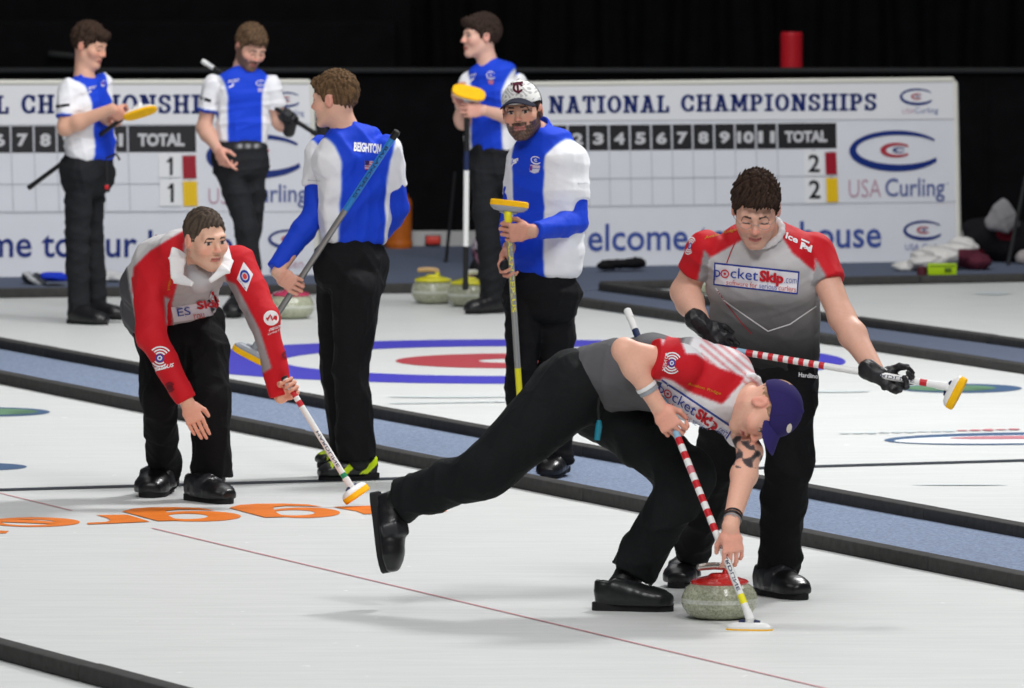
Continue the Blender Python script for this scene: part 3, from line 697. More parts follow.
b = MB(); b.box(V3(c[0] + .035, YT - .0575, .04), V3(.022, 0, 0), V3(0, .002, 0), V3(0, 0, .014), mat('lime label', (84, 110, 20), .5, .3), .001); b.box(V3(c[0], YT - .0575, .068), V3(.08, 0, 0), V3(0, .002, 0), V3(0, 0, .004), mat('lime edge', (120, 150, 20), .5, .3)); b.build('printed_label', r)
b = MB(); c = at(922, 270, YT); b.lathe(V3(c[0], YT + .02, .004), [(.03, 0), (.032, .01), (.032, .05), (.02, .055), (.01, .056)], mat('maroon cap', (86, 36, 44), .5, .3), 20); o = b.build('plastic_cap'); tag(o, 'small maroon cap on the carpet left of the lime green box', 'cap')
YL = G(30, 290)[1] + .6
S = Solid(); s = FP / YL
lump('bottle_bundle', 'clear plastic bottles wrapped together on the carpet at the far left', 'bottles', [(27, 277, 0, 6, 6, .06), (33, 280, -.1, 7, 5, .06), (41, 283, -.15, 6, 4, .05), (36, 276, .1, 5, 4, .05)], YL, .007, lambda P: np.where(np.sin(P[:, :1] * 60 + P[:, 2:3] * 80) > .2, (186, 188, 190), (60, 64, 70)), 9, M['cloth'], .006, 60)
lump('blue_bag', 'bright blue cloth bag on the carpet behind the left player', 'bag', [(53, 277, .3, 12, 4, .09), (60, 278, .32, 8, 5, .09), (46, 276, .32, 6, 3, .06)], YL, .007, flat((34, 62, 198)), 6, M['cloth'])
lump('black_pouch', 'flat black pouch lying on the carpet left of the first player', 'pouch', [(56, 287, -.2, 10, 3.5, .08), (50, 288, -.25, 6, 2.5, .06)], YL, .007, flat((34, 34, 36)), 2, M['cloth'])
lump('white_towel', 'heap of white towel at the foot of the left scoreboard', 'towel', [(108, 276, .0, 14, 5, .1), (118, 278, -.1, 10, 5, .08), (100, 278, -.1, 8, 4, .07)], YL + .3, .008, flat((214, 214, 214)), 12, M['cloth'])
YC = G(635, 280)[1] + .9
lump('black_coat', 'black folded coat at the foot of the right scoreboard below the word welcome', 'coat', [(615, 264, 0, 16, 5, .1), (635, 263, .05, 12, 6, .1), (605, 266, -.05, 9, 4, .08)], YC, .008, flat((22, 22, 24)), 13, M['cloth'])
# pale leg of a small tripod on the end carpet
YP = G(447, 266)[1]; b = MB(); b.tube([G(446, 263) + V3(0, 0, .012), at(455, 172, YP + .35)], .011, M['black_pl'], 8); b.lathe(G(446, 263) + V3(0, 0, .006), [(.013, 0), (.016, .01), (.012, .02)], M['black_pl'], 10)
o = b.build('pole'); tag(o, 'thin black pole slanting up from the end carpet left of the white broom', 'pole')
lump('boot_bag', 'dark shoe bag with a pale patch behind the black boots at the far end', 'bag', [(478, 270, .9, 9, 13, .12), (476, 250, 1.0, 5, 12, .1), (474, 278, .8, 9, 5, .1)], G(478, 290)[1], .009, lambda P: np.where(P[:, 2:3] > .2, (150, 140, 150), np.where(np.sin(P[:, :1] * 50 + P[:, 2:3] * 40) > .6, (120, 84, 100), (30, 28, 32))), 21, M['cloth'])
# ================================================================== PEOPLE
M['skin'] = mat('skin', None, .5, .35, attr=True, var=.03, vscale=90, bump=.08, bscale=300, sss=.12)
M['hair'] = mat('hair', None, .75, .12, attr=True, var=.22, vscale=140, bump=.5, bscale=220)
M['jersey'] = mat('jersey knit', None, .7, .25, attr=True, bump=.25, bscale=12, bdist=.012)
M['trouser'] = mat('trouser cloth', None, .8, .14, attr=True, bump=.5, bscale=10, bdist=.018)
M['shoe'] = mat('shoe leather', None, .33, .45, attr=True, bump=.1, bscale=90)
M['sole'] = mat('shoe sole rubber', (26, 26, 28), .75, .3)
M['capcloth'] = mat('cap cloth', None, .85, .15, attr=True, bump=.25, bscale=300)
M['glove'] = mat('glove leather', None, .45, .45, attr=True, bump=.3, bscale=120)
SK = V3(226, 176, 150)
def frame(f, up=(0, 0, 1)):
    """axes right, forward, up (rows) for something facing f"""
    F_ = nrm(f); U = nrm(np.array(up, float) - F_ * np.dot(up, F_)); R_ = np.cross(F_, U)
    return np.stack([R_, F_, U])
# ---------------------------------------------------------------- head
def E(q, c, r): return f_ell(q, np.array(c, float), r)
def C_(q, a, b, ra, rb): return f_rc(q, np.array(a, float), np.array(b, float), ra, rb)
def head_f(q, o):
    a = q.copy(); a[:, 0] = np.abs(q[:, 0])
    d = E(a, (0, -.018, .03), (.076, .097, .088))
    d = smin(d, E(a, (0, .022, -.035), (.063, .068, .085)), .03)
    j = o.get('jaw', 1.0)
    d = smin(d, C_(a, (.05 * j, .0, -.058), (.018, .066, -.103), .018, .017), .03)
    d = smin(d, E(a, (0, .073, -.102), (.024, .021, .019)), .018)
    d = smin(d, C_(a, (0, .086, .021), (.043, .072, .024), .0125, .011), .018)
    d = smin(d, E(a, (.043, .06, -.026), (.024, .024, .022)), .03)
    d = smax(d, -E(a, (.033, .101, -.001), (.019, .018, .0115)), .012)
    d = smin(d, E(a, (.032, .0755, -.001), (.0135, .0125, .0115)), .003)
    d = smin(d, C_(a, (.02, .085, .0095), (.044, .074, .008), .0045, .004), .006)
    d = smin(d, C_(a, (0, .087, .012), (0, .1085, -.028), .007, .0105), .012)
    d = smin(d, E(a, (.011, .098, -.033), (.0075, .011, .0075)), .008)
    d = smin(d, C_(a, (0, .0935, -.06), (.022, .083, -.064), .0075, .005), .008)
    d = smin(d, C_(a, (0, .0915, -.0735), (.017, .084, -.072), .008, .005), .006)
    d = smax(d, -C_(a, (0, .104, -.0668), (.024, .09, -.0672), .0035, .0025), .004)
    d = smin(d, E(a, (.079, -.012, -.006), (.0105, .02, .032)), .007)
    d = smax(d, -E(a, (.092, -.008, -.004), (.008, .011, .018)), .005)
    return d
def head_col(q, o):
    """skin, eyes, brows, lips and beard by place on the head (local coordinates)"""
    n = len(q); base = np.array(o.get('skin', SK), float); c = np.tile(base, (n, 1))
    x, y, z = np.abs(q[:, 0]), q[:, 1], q[:, 2]
    c += np.exp(-((x - .045) ** 2 + (z + .03) ** 2) / .0006)[:, None] * V3(4, -12, -10) * (y > .03)[:, None]
    c[(y > .095) & (x < .016) & (z < -.015) & (z > -.045)] += V3(4, -14, -12)
    c[(x > .073) & (z < .03)] += V3(2, -16, -12)
    hc = np.array(o.get('hair', (62, 46, 36)), float)
    b = o.get('beard')
    if b is not None:
        m = (z < np.interp(y, [0, .05, .09, .12], [.0, -.035, -.045, -.043])) & (z > -.135) & (y > -.012) & ~((np.abs(z + .067) < .0105) & (x < .024) & (y > .06))
        m &= ~((z > -.058) & (x < .045) & (x > .03) & (y > .04)); m |= (z < -.044) & (z > -.06) & (x < .032) & (y > .08)
        nz = .72 + .2 * np.sin(x * 330 + z * 280) * np.sin(y * 300 + z * 90); c[m] = c[m] * (1 - nz[m])[:, None] + np.array(b, float) * nz[m][:, None]
    st = o.get('stubble')
    if st is not None:
        m = (z < np.interp(y, [0, .05, .12], [-.02, -.045, -.048])) & (z > -.135) & (y > -.01); c[m] = c[m] * (1 - st) + V3(112, 96, 88) * st
    lip = (np.abs(z + .0665) < np.where(z > -.0665, .007, .0105)) & (x < .0225) & (y > .078)
    c[lip] = np.array(o.get('lip', (190, 112, 104)), float); c[lip & (np.abs(z + .0668) < .0022)] = (120, 64, 60)
    ey = np.abs(np.linalg.norm((np.stack([x, y, z], -1) - V3(.032, .0755, -.001)) / V3(.0135, .0125, .0115), axis=1)) < 1.12
    ey &= (y > .079) & (np.abs(z + .001) < (.006 if not o.get('squint') else .005)) & (np.abs(x - .032) < .0115)
    if o.get('lids'): ey &= False
    c[ey] = (204, 192, 186)
    g = o.get('gaze', 0.0)
    c[ey & (np.abs(q[:, 0] - np.sign(q[:, 0]) * .032 - g) < .0062)] = (52, 40, 34)
    lash = (y > .074) & (np.abs(z - (-.006 if o.get('lids') else .0062)) < .0026) & (np.abs(x - .032) < .014); c[lash] = hc * .6
    br = (y > .065) & (np.abs(z - .0215 - .10 * (x - .018) + 1.6 * np.maximum(x - .036, 0) ** 2 / .012) < .0038) & (x > .013) & (x < .05); c[br] = hc * .8
    nos = (y > .095) & (z < -.036) & (z > -.045) & (np.abs(x - .007) < .004); c[nos] = base * .55
    return np.clip(c, 0, 255)
def hair_f(q, o):
    ax = np.abs(q[:, 0]); y, z = q[:, 1], q[:, 2]
    t = o.get('thick', .013); n = o.get('tuft', .004)
    nz = n * (np.sin(q[:, 0] * 150 + 9 * np.sin(y * 40)) * np.sin(y * 120 + q[:, 0] * 60) + .6 * np.sin(q[:, 0] * 320 + z * 210 + y * 90))
    d = E(q, (0, -.02, .036), (.076 + t * .75, .098 + t, .087 + t * 1.3)) + nz
    if o.get('fringe', 0):
        fr = o['fringe']; d = smin(d, E(q, (o.get('fx', .015), .072, .082), (.06, .03, .022 + fr)) + nz, .02)
    hl = o.get('front', .062)
    zl = np.interp(y, [-.12, -.085, -.05, -.028, -.012, .006, .022, .04, .06, .085], [-.075, -.075, -.07, -.045, .0, -.022, -.018, .035, hl - .006, hl])
    zl = zl + np.where((y > .04), -.35 * np.maximum(ax - .04, 0) + .004 * np.sin(q[:, 0] * 170), 0)
    zl = zl + o.get('sweep', 0) * q[:, 0] * (y > .03) + .003 * np.sin(q[:, 0] * 420) * (y > .05)
    zl = np.where((ax < .05) & (y < .0), np.minimum(zl, -.075), zl)
    return smax(d, (zl - z) * .9 + nz * .7, .006)
def cap_f(q, o):
    y, z = q[:, 1], q[:, 2]
    d = E(q, (0, -.012, .03), (.088, .107, .104)); d = smax(d, .042 - z + .5 * np.minimum(y, 0) - .1 * y * (y > 0), .004)
    return smin(d, E(q, (0, -.012, .135), (.008, .008, .006)), .003)
def brim_f(q, o):
    a = q.copy(); z0 = .06 - .55 * (a[:, 0] ** 2) / .08 - .2 * np.maximum(a[:, 1] - .085, 0)
    r = np.sqrt((a[:, 0] / .078) ** 2 + ((a[:, 1] - .075) / .085) ** 2)
    d = (r - 1) * .075; d = smax(d, .05 - a[:, 1], .004)
    return smax(d, np.abs(a[:, 2] - z0) - .0035, .004)
# ---------------------------------------------------------------- hands
FING = [(.034, .000, .041, .026, .021), (.0115, .004, .046, .029, .022), (-.0115, .002, .042, .027, .021), (-.033, -.008, .033, .020, .018)]
def add_hand(S, w, D, N, S_ax, curl=(.3, .4, .3), thumb=.5, sc_=1.0, lab=0, spread=.0, infl=0.0, curls=None):
    D, N, S_ax = nrm(D), nrm(N), nrm(S_ax); k = sc_; w = np.asarray(w, float)
    S.chain([(w - D * .01, .026 * k + infl, .02 * k + infl), (w + D * .045 * k, .038 * k + infl, .016 * k + infl), (w + D * .088 * k, .041 * k + infl, .0125 * k + infl)], S_ax, k=.012, lab=lab, pw=2.4)
    S.ell(w + D * .035 * k + S_ax * .022 * k + N * .01 * k, (.018 * k + infl,) * 3, k=.014, lab=lab)
    tips = []
    for i, (s, off, l1, l2, l3) in enumerate(FING):
        p = w + (D * (.088 + off) + S_ax * s) * k; a = 0; c = curls[i] if curls else curl
        r = (.0092 if i < 3 else .008) * k + infl
        for L, cv, rr in ((l1, c[0], r), (l2, c[1], r * .92), (l3, c[2], r * .85)):
            a += cv; q = p + (D * math.cos(a) + N * math.sin(a) + S_ax * spread * (1.5 - i)) * L * k
            S.rc(p, q, rr, rr * .92, k=.004, lab=lab); p = q
        tips.append(p)
    p = w + (D * .028 + S_ax * .03 + N * .006) * k
    t = thumb
    d1 = nrm(D * .75 + S_ax * .65 * (1 - t * .6) + N * (.25 + .9 * t)); q = p + d1 * .046 * k; S.rc(p, q, .0125 * k + infl, .011 * k + infl, k=.01, lab=lab)
    d2 = nrm(D * .85 + S_ax * .25 * (1 - 1.6 * t) + N * (.3 + .6 * t)); S.rc(q, q + d2 * .034 * k, .0108 * k + infl, .0085 * k + infl, k=.004, lab=lab)
    return tips
def grip(Pt, A, Dh, side, rs=.0145, k=1.0):
    """hand closed round a shaft through Pt; A: shaft direction on the thumb side; Dh: rough knuckle direction"""
    A = nrm(A); D = nrm(Dh - A * np.dot(Dh, A)); N = np.cross(A, D) if side == 'R' else np.cross(D, A)
    w = Pt - D * .092 * k - N * (.017 + rs)
    return dict(w=w, D=D, N=N, S=A, curl=(.75, 1.35, .95), thumb=.75, k=k)
def open_hand(w, D, N, side, curl=(.25, .35, .25), thumb=.3, k=1.0, spread=.02, curls=None):
    D = nrm(D); N = nrm(N - D * np.dot(N, D)); S_ax = np.cross(D, N) if side == 'R' else np.cross(N, D)
    return dict(w=np.asarray(w, float), D=D, N=N, S=S_ax, curl=curl, thumb=thumb, k=k, spread=spread, curls=curls)
# ---------------------------------------------------------------- printed marks on clothing
class Print:
    """marks printed on a garment: flat shapes laid on its surface"""
    def __init__(s, P, F, off=.0022):
        s.P, s.F = P, F; s.bvh = BVHTree.FromPolygons(P.tolist(), F.tolist()); s.v = []; s.f = []; s.c = []; s.off = off
        s.Ym = P[:, 1].mean()
    def hit(s, x, y, k=1.0):
        d = nrm(ray(x, y)); h = s.bvh.ray_cast(Vector(CAM), Vector(d))
        if h[0] is None:
            h = s.bvh.find_nearest(Vector(at(x, y, s.Ym)))
        n = np.array(h[1]); n = n if n @ d < 0 else -n
        return np.array(h[0]) + n * s.off * k
    def poly(s, pts, col, k=1.0):
        b = len(s.v); s.v += [s.hit(x, y, k) for x, y in pts]; s.f.append(list(range(b, b + len(pts)))); s.c += [col] * len(pts)
    def grid(s, fn, nu, nv, col, k=1.0):
        b = len(s.v)
        for j in range(nv + 1):
            for i in range(nu + 1): s.v.append(s.hit(*fn(i / nu, j / nv), k)); s.c.append(col)
        for j in range(nv):
            for i in range(nu): q = b + j * (nu + 1) + i; s.f.append([q, q + 1, q + nu + 2, q + nu + 1])
    def line(s, pts, w, col, k=1.0):
        pts = [np.array(p, float) for p in pts]; out = []
        for i in range(len(pts) - 1):
            m = max(1, int(np.linalg.norm(pts[i + 1] - pts[i]) / 2.5)); out += [pts[i] + (pts[i + 1] - pts[i]) * j / m for j in range(m)]
        out.append(pts[-1]); b = len(s.v)
        for i, p in enumerate(out):
            t = out[min(i + 1, len(out) - 1)] - out[max(i - 1, 0)]; t = t / (np.linalg.norm(t) + 1e-9); q = np.array([-t[1], t[0]]) * w / 2
            s.v += [s.hit(*(p + q), k), s.hit(*(p - q), k)]; s.c += [col, col]
            if i: s.f.append([b + 2 * i - 2, b + 2 * i, b + 2 * i + 1, b + 2 * i - 1])
    def text(s, body, o, u, v, col, bold=.02, k=1.4, bend=0.0):
        """o: lower left pixel, u: pixel vector along the line, v: pixel vector of the letter height"""
        tv, tf, _ = text2d(body, bold); o, u, v = np.array(o, float), np.array(u, float), np.array(v, float)
        b = len(s.v)
        for a, c in tv: s.v.append(s.hit(*(o + u * a + v * (c + bend * math.sin(math.pi * a))), k)); s.c.append(col)
        s.f += [[b + i for i in f] for f in tf]
    def ring(s, c, r0, r1, col, ax=((1, 0), (0, 1)), a0=0, a1=360, k=1.4, n=20):
        ax = np.array(ax, float); c = np.array(c, float)
        def P_(t, r): t = math.radians(t); return c + ax[0] * r * math.cos(t) + ax[1] * r * math.sin(t)
        for i in range(n):
            t0, t1 = a0 + (a1 - a0) * i / n, a0 + (a1 - a0) * (i + 1) / n
            if r0 <= 0: s.poly([P_(t0, r1), P_(t1, r1), c], col, k)
            else: s.poly([P_(t0, r1), P_(t1, r1), P_(t1, r0), P_(t0, r0)], col, k)
    def swoosh(s, o, u, v, cb, cr, k=1.4):
        o, u, v = np.array(o, float), np.array(u, float), np.array(v, float)
        for c, p in swoosh(): s.poly([o + u * a + v * b for a, b in p], cb if c == 'blue' else cr, k)
    def merge(s, cols):
        n = len(s.P); F = [list(f) for f in s.F.tolist()] + [[n + i for i in f] for f in s.f]
        P = np.concatenate([s.P, np.array(s.v)]) if s.v else s.P
        c = np.concatenate([cols, np.array(s.c, float)]) if s.c else cols
        return P, F, c
# ---------------------------------------------------------------- shoes
def shoe(name, parent, heel, toe, up=(0, 0, 1), L=None, col=(22, 22, 24), sole_h=.026, accent=None, strap=False, w=.05, toe_box=1.0, sole_col=None, h=.0055, laces=False):
    heel, toe = np.asarray(heel, float), np.asarray(toe, float)
    t = nrm(toe - heel); L = np.linalg.norm(toe - heel); U = nrm(np.array(up, float) - t * np.dot(up, t)); R_ = np.cross(t, U)
    ax = np.stack([R_, t, U]); k = L / .30
    S = Solid(); Z = sole_h
    P_ = lambda x, y, z: heel + R_ * x * k + t * y * k + U * (z * k * .86 + Z)
    S.chain([(P_(0, .036, .03), .037 * k, .045 * k), (P_(0, .1, .032), .038 * k, .044 * k), (P_(0.003, .15, .026), .042 * k, .04 * k), (P_(0.004, .2, .02), .046 * k, .034 * k), (P_(0.003, .24, .014), .045 * k, .03 * k * toe_box), (P_(0, .272, .009), .036 * k, .026 * k * toe_box)], R_, k=.045, lab=1, pw=2.3)
    S.chain([(P_(0, .045, .05), .033 * k, .03 * k), (P_(0, .05, .072), .035 * k, .038 * k)], R_, k=.02, lab=1, pw=2.2)
    S.chain([(P_(0, .085, .07), .03 * k, .022 * k), (P_(0, .15, .05), .033 * k, .02 * k)], R_, k=.03, lab=1)
    S.ell(P_(0, .055, .12), (.028 * k, .034 * k, .055 * k), ax, k=.005, op='s')
    big = 1.0; S.add(lambda p: -((p - heel) @ U) + Z - .004, heel - 1, heel + 1, .006, None, 'i')
    if strap:
        S.chain([(P_(-.05, .15, .016), .027 * k, .012 * k), (P_(-.042, .147, .064), .028 * k, .012 * k), (P_(0.0, .142, .088), .029 * k, .012 * k), (P_(.042, .147, .064), .028 * k, .012 * k), (P_(.05, .15, .016), .027 * k, .012 * k)], t, k=.003, lab=2, pw=3)
    P, F, lab = S.mesh(h); q = (P - heel) @ ax.T / k
    c = np.tile(np.array(col, float), (len(P), 1)); c[lab == 2] = np.array(col, float) * 1.5 + 10
    c[(q[:, 2] > .02 + Z) & (np.abs(q[:, 0]) < .004) & (q[:, 1] > .09) & (q[:, 1] < .17)] *= .8
    if laces:
        c[(np.abs(q[:, 0]) < .022) & (q[:, 1] > .1) & (q[:, 1] < .17) & (np.sin(q[:, 1] * 420) > .35) & (q[:, 2] > .055)] = (58, 58, 62)
    if accent is not None:
        m = (np.sin(q[:, 1] * 62 + q[:, 2] * 70) > .35) & (q[:, 2] > .035) & (q[:, 1] < .24) | (q[:, 2] > .105); c[m] = accent
    o = link_mesh(name, P, F, M['shoe'], parent=parent, cols=c)
    # sole: an outline that follows the upper, with a heel block
    ol = []
    prof = [(0, .018), (.01, .03), (.035, .037), (.09, .036), (.14, .04), (.19, .047), (.235, .047), (.268, .038), (.29, .02), (.296, .0)]
    ol = [(x * .93, .006 + y * .955) for y, x in prof] + [(-x * .93, .006 + y * .955) for y, x in prof[::-1][1:]]
    b = MB(); n = len(ol)
    rings = [[heel + R_ * x * k * s_ + t * (y - .0) * k + U * z for x, y in ol] for z, s_ in ((.0, .97), (.004, 1.02), (Z - .003, 1.02), (Z + .004, .98))]
    sm = M['sole'] if sole_col is None else mat('sole ' + str(sole_col), sole_col, .75, .3)
    for i in range(3): b.add(rings[i] + rings[i + 1], [[j, (j + 1) % n, n + (j + 1) % n, n + j] for j in range(n)], sm, True)
    b.poly(rings[0][::-1], sm); b.poly(rings[3], sm)
    so = b.build('sole', o)
    return o
# ---------------------------------------------------------------- a person
class Person:
    def __init__(s, foot_row, label, seed, h=.0045):
        s.Y0 = G(512, foot_row)[1]; s.s = (foot_row - HY) / CH; s.label = label; s.seed = seed; s.h = h
        s.body = Solid(); s.children = []
    def J(s, x, y, dz=0.0): return at(x, y, s.Y0 + dz)
    def r(s, px): return px / s.s
    def st(s, pts, u, ratio=.62):
        """stations from (x, y, dz, visible half width in px[, ratio]) for a form whose side axis is u"""
        u = nrm(u); out = []
        for p in pts:
            k = p[4] if len(p) > 4 else ratio
            a = s.r(p[3]) / math.sqrt(u[0] ** 2 + (k * math.sqrt(max(0, 1 - u[0] ** 2))) ** 2)
            out.append((s.J(*p[:3]), a, a * k))
        return out
    def head(s, x, y, dz, fwd, up=(0, 0, 1), sc_=1.0, **o):
        s.hc = s.J(x, y, dz); s.hax = frame(fwd, up); s.hs = sc_; s.ho = o
        c, ax = s.hc, s.hax
        s.body.add(lambda p: head_f((p - c) @ ax.T / sc_, o) * sc_, c - .15 * sc_, c + .15 * sc_, .0, 1)
    def hl(s, x, y, z): return s.hc + (s.hax.T @ np.array([x, y, z])) * s.hs
    def neck(s, base, r=.056):
        s.body.rc(base, s.hl(0, -.02, -.045), r, r * .97, k=.03, lab=2)
    def arm(s, sh, el, hand, r=(.052, .042, .044, .029), lab=3):
        w = hand['w']; k = 1
        s.body.rc(sh, el, r[0], r[1], k=.02, lab=lab)
        m = el + (w - el) * .3; s.body.rc(el, m, r[1] * .97, r[2], k=.03, lab=lab); s.body.rc(m, w, r[2], r[3], k=.03, lab=lab)
    def hand(s, h, lab=4, solid=None, infl=0.0):
        return add_hand(solid or s.body, h['w'], h['D'], h['N'], h['S'], h['curl'], h['thumb'], h['k'], lab, h.get('spread', 0.), infl, h.get('curls'))
    def leg(s, hip, kn, an, r=(.07, .05, .036)):
        s.body.rc(hip, kn, r[0], r[1], k=.03, lab=5); s.body.rc(kn, an, r[1], r[2], k=.03, lab=5)
    def finish(s, skincol=None, extra=None):
        P, F, lab = s.body.mesh(s.h)
        c = np.tile(np.array(s.ho.get('skin', SK), float), (len(P), 1))
        hm = lab == 1; q = (P - s.hc) @ s.hax.T / s.hs
        near = (np.abs(q) < .15).all(1) & hm
        c[near] = head_col(q[near], s.ho)
        c[lab == 4] += V3(2, -10, -8); c[lab == 5] = (24, 24, 26)
        if extra: c = extra(P, lab, c, q)
        org = G(512, 300); org = P.mean(0); org[2] = 0
        s.root = link_mesh('person', P, F, M['skin'], origin=org, cols=np.clip(c, 0, 255)); tag(s.root, s.label, 'person')
        s.root['group'] = 'curling players'
        del s.root['group']
    def hair(s, col, h=None, grey=None, **k):
        o = dict(s.ho); o.update(k); S = Solid(); c, ax, hs = s.hc, s.hax, s.hs
        S.add(lambda p: hair_f((p - c) @ ax.T / hs, o) * hs, c - .16 * hs, c + .16 * hs, 0, 1)
        P, F, _ = S.mesh(h or s.h * .9); q = (P - c) @ ax.T / hs
        cc = np.tile(np.array(col, float), (len(P), 1)); cc *= (1 + .16 * np.sin(q[:, 0] * 260 + 5 * np.sin(q[:, 1] * 60) + q[:, 2] * 70))[:, None]
        if grey is not None:
            m = np.clip((.035 - q[:, 2]) / .05, 0, 1)[:, None] * .6; cc = cc * (1 - m) + np.array(grey, float) * m
        return link_mesh('hair', P, F, M['hair'], parent=s.root, cols=np.clip(cc, 0, 255))
    def cap(s, colfn, brim_col, logo=None):
        c, ax, hs = s.hc, s.hax, s.hs
        S = Solid(); S.add(lambda p: cap_f((p - c) @ ax.T / hs, {}) * hs, c - .17 * hs, c + .17 * hs, 0, 1); P, F, _ = S.mesh(s.h * .9)
        q = (P - c) @ ax.T / hs; cc = colfn(q)
        if logo:
            pr = Print(P, F, .0015); logo(pr); P, F, cc = pr.merge(cc)
        o = link_mesh('cap', P, F, M['capcloth'], parent=s.root, cols=cc)
        S = Solid(); S.add(lambda p: brim_f((p - c) @ ax.T / hs, {}) * hs, c - .2 * hs, c + .2 * hs, 0, 1); P, F, _ = S.mesh(.0032)
        link_mesh('brim', P, F, M['capcloth'], parent=o, cols=np.tile(np.array(brim_col, float), (len(P), 1)))
        return o
    def garment(s, name, S, colfn, h=.0065, fold=(.013, 22), prints=None, m='jersey', amps=None, rel=1, parent=None):
        P, F, lab = S.mesh(h, folds(fold[0], fold[1], s.seed, amps)); P = relax(P, F, rel)
        c = np.zeros((len(P), 3)); offs = [np.array(o) * h * .55 for o in ((1, 1, 1), (-1, 1, 1), (1, -1, 1), (1, 1, -1), (-1, -1, 1), (-1, 1, -1), (1, -1, -1), (-1, -1, -1))]
        for o_ in offs: c += colfn(P + o_, lab) / 8
        FF = F
        if prints:
            pr = Print(P, F); prints(pr); P, FF, c = pr.merge(c)
        return link_mesh(name, P, FF, M[m], parent=parent or s.root, cols=np.clip(c, 0, 255))
    def trousers(s, hips, legs, col=(27, 27, 29), u=(1, 0, 0), fold=(.02, 15), h=.0065, prints=None, extra=None, ratio=.7):
        S = Solid(); S.chain(s.st(hips, u, ratio), nrm(u), k=.05, lab=1)
        for L in legs:
            pts = [(s.J(*p[:3]), s.r(p[3])) for p in L]
            sleeve(S, pts, 2)
        c0 = np.array(col, float)
        def cf(P, lab):
            c = np.tile(c0, (len(P), 1))
            return extra(P, lab, c) if extra else c
        return s.garment('trousers', S, cf, h, fold, prints, 'trouser')
def clipped(S, a, b, ra, rb, k, lab):
    """tapered tube cut square at b"""
    a, b = np.asarray(a, float), np.asarray(b, float); d = nrm(b - a); e = b + d * rb * .6; m = max(ra, rb)
    S.add(lambda p: smax(f_rc(p, a, e, ra, rb), (p - b) @ d, .006), np.minimum(a, e) - m, np.maximum(a, e) + m, k, lab)
def sleeve(S, pts, lab, k=.018):
    for i in range(len(pts) - 1):
        if i == len(pts) - 2: clipped(S, pts[i][0], pts[i + 1][0], pts[i][1], pts[i + 1][1], k, lab)
        else: S.rc(pts[i][0], pts[i + 1][0], pts[i][1], pts[i + 1][1], k=k, lab=lab)
# ---------------------------------------------------------------- brooms
def broom(label, tip, neck, bands, side, face, headw=.095, headd=.034, headh=.016, r=.0135, pad='yellow', headm='white_pl', text=None, cap='black_pl', joint=None, flip=1, collar=.03, thick=2.0):
    """tip: free end of the shaft, neck: where it meets the head; side: long axis of the head; face: direction the pad faces"""
    tip, neck = np.asarray(tip, float), np.asarray(neck, float); d = nrm(neck - tip); L = np.linalg.norm(neck - tip)
    root = empty('curling_broom', tip, label, 'broom', 'curling brooms')
    b = MB(); pts = [tip]; ms = []
    for t0, t1, m in bands: pts.append(tip + d * L * t1); ms.append(M[m])
    b.tube(pts, r, ms, 14)
    if text:
        body, t0, t1, m, bold, hgt = text; tv, tf, _ = text2d(body, bold)
        view = nrm(CAM - (tip + neck) / 2); w = nrm(np.cross(d, view)) * flip; n_ = np.cross(w, d); n_ = n_ if n_ @ view > 0 else -n_
        vs = []
        for a, c in tv:
            ang = (c - .5) * hgt; vs.append(tip + d * L * (t0 + (t1 - t0) * a) + (w * math.sin(ang) + n_ * math.cos(ang)) * (r + .0012))
        b.add(vs, tf, M[m])
    b.build('shaft', root)
    b = MB(); b.tube([tip - d * .012, tip - d * .009, tip + d * collar], [r * .9, r * 1.12, r * 1.12], M[cap], 14); b.build('end_cap', root)
    side = nrm(side); face = nrm(face - side * np.dot(face, side)); third = np.cross(side, face)
    c = neck + face * (headh + .02)
    hb = MB(); j = joint or headm
    hb.tube([neck - d * .03, neck + d * .012, c - face * headh * .3], [r * 1.2, r * 1.3, r * 1.1], M[j], 12)
    n = 28
    def outline(sx, sy): return [(sx * math.copysign(abs(math.cos(t)) ** .62, math.cos(t)), sy * math.copysign(abs(math.sin(t)) ** .8, math.sin(t))) for t in [2 * math.pi * i / n for i in range(n)]]
    rings = []
    for z, k in ((-headh, .55), (-headh * .7, .8), (0, .98), (headh * .45, 1.0)): rings.append([c + side * x + third * y + face * z for x, y in outline(headw * k, headd * k)])
    for i in range(3): hb.add(rings[i] + rings[i + 1], [[q, (q + 1) % n, n + (q + 1) % n, n + q] for q in range(n)], M[headm], True)
    hb.poly(rings[0][::-1], M[headm]); hb.poly(rings[3], M[headm])
    for sx in (-1, 1): hb.tube([c + side * sx * headw * .45 - face * headh * .9, c + side * sx * headw * .2 - face * headh * 1.25], [.009, .009], M['navy_pr'] if headm == 'white_pl' else M['grey_pl'], 8)
    hb.build('broom_head', root)
    pb = MB(); rings = []
    for z, k in ((headh * .45, .99), (headh * .6, 1.03), (headh * (thick - .15), 1.02), (headh * (thick + .15), .96)): rings.append([c + side * x + third * y + face * z for x, y in outline(headw * k, headd * k)])
    for i in range(3): pb.add(rings[i] + rings[i + 1], [[q, (q + 1) % n, n + (q + 1) % n, n + q] for q in range(n)], M[pad], True)
    pb.poly(rings[0][::-1], M[pad]); pb.poly(rings[3], M[pad]); pb.build('pad', root)
    return root
WH, BL, RD, LG, DG, BK = V3(236, 236, 239), V3(20, 66, 208), V3(196, 22, 34), V3(176, 174, 174), V3(84, 82, 84), V3(30, 30, 33)
GOLD = V3(196, 140, 30)

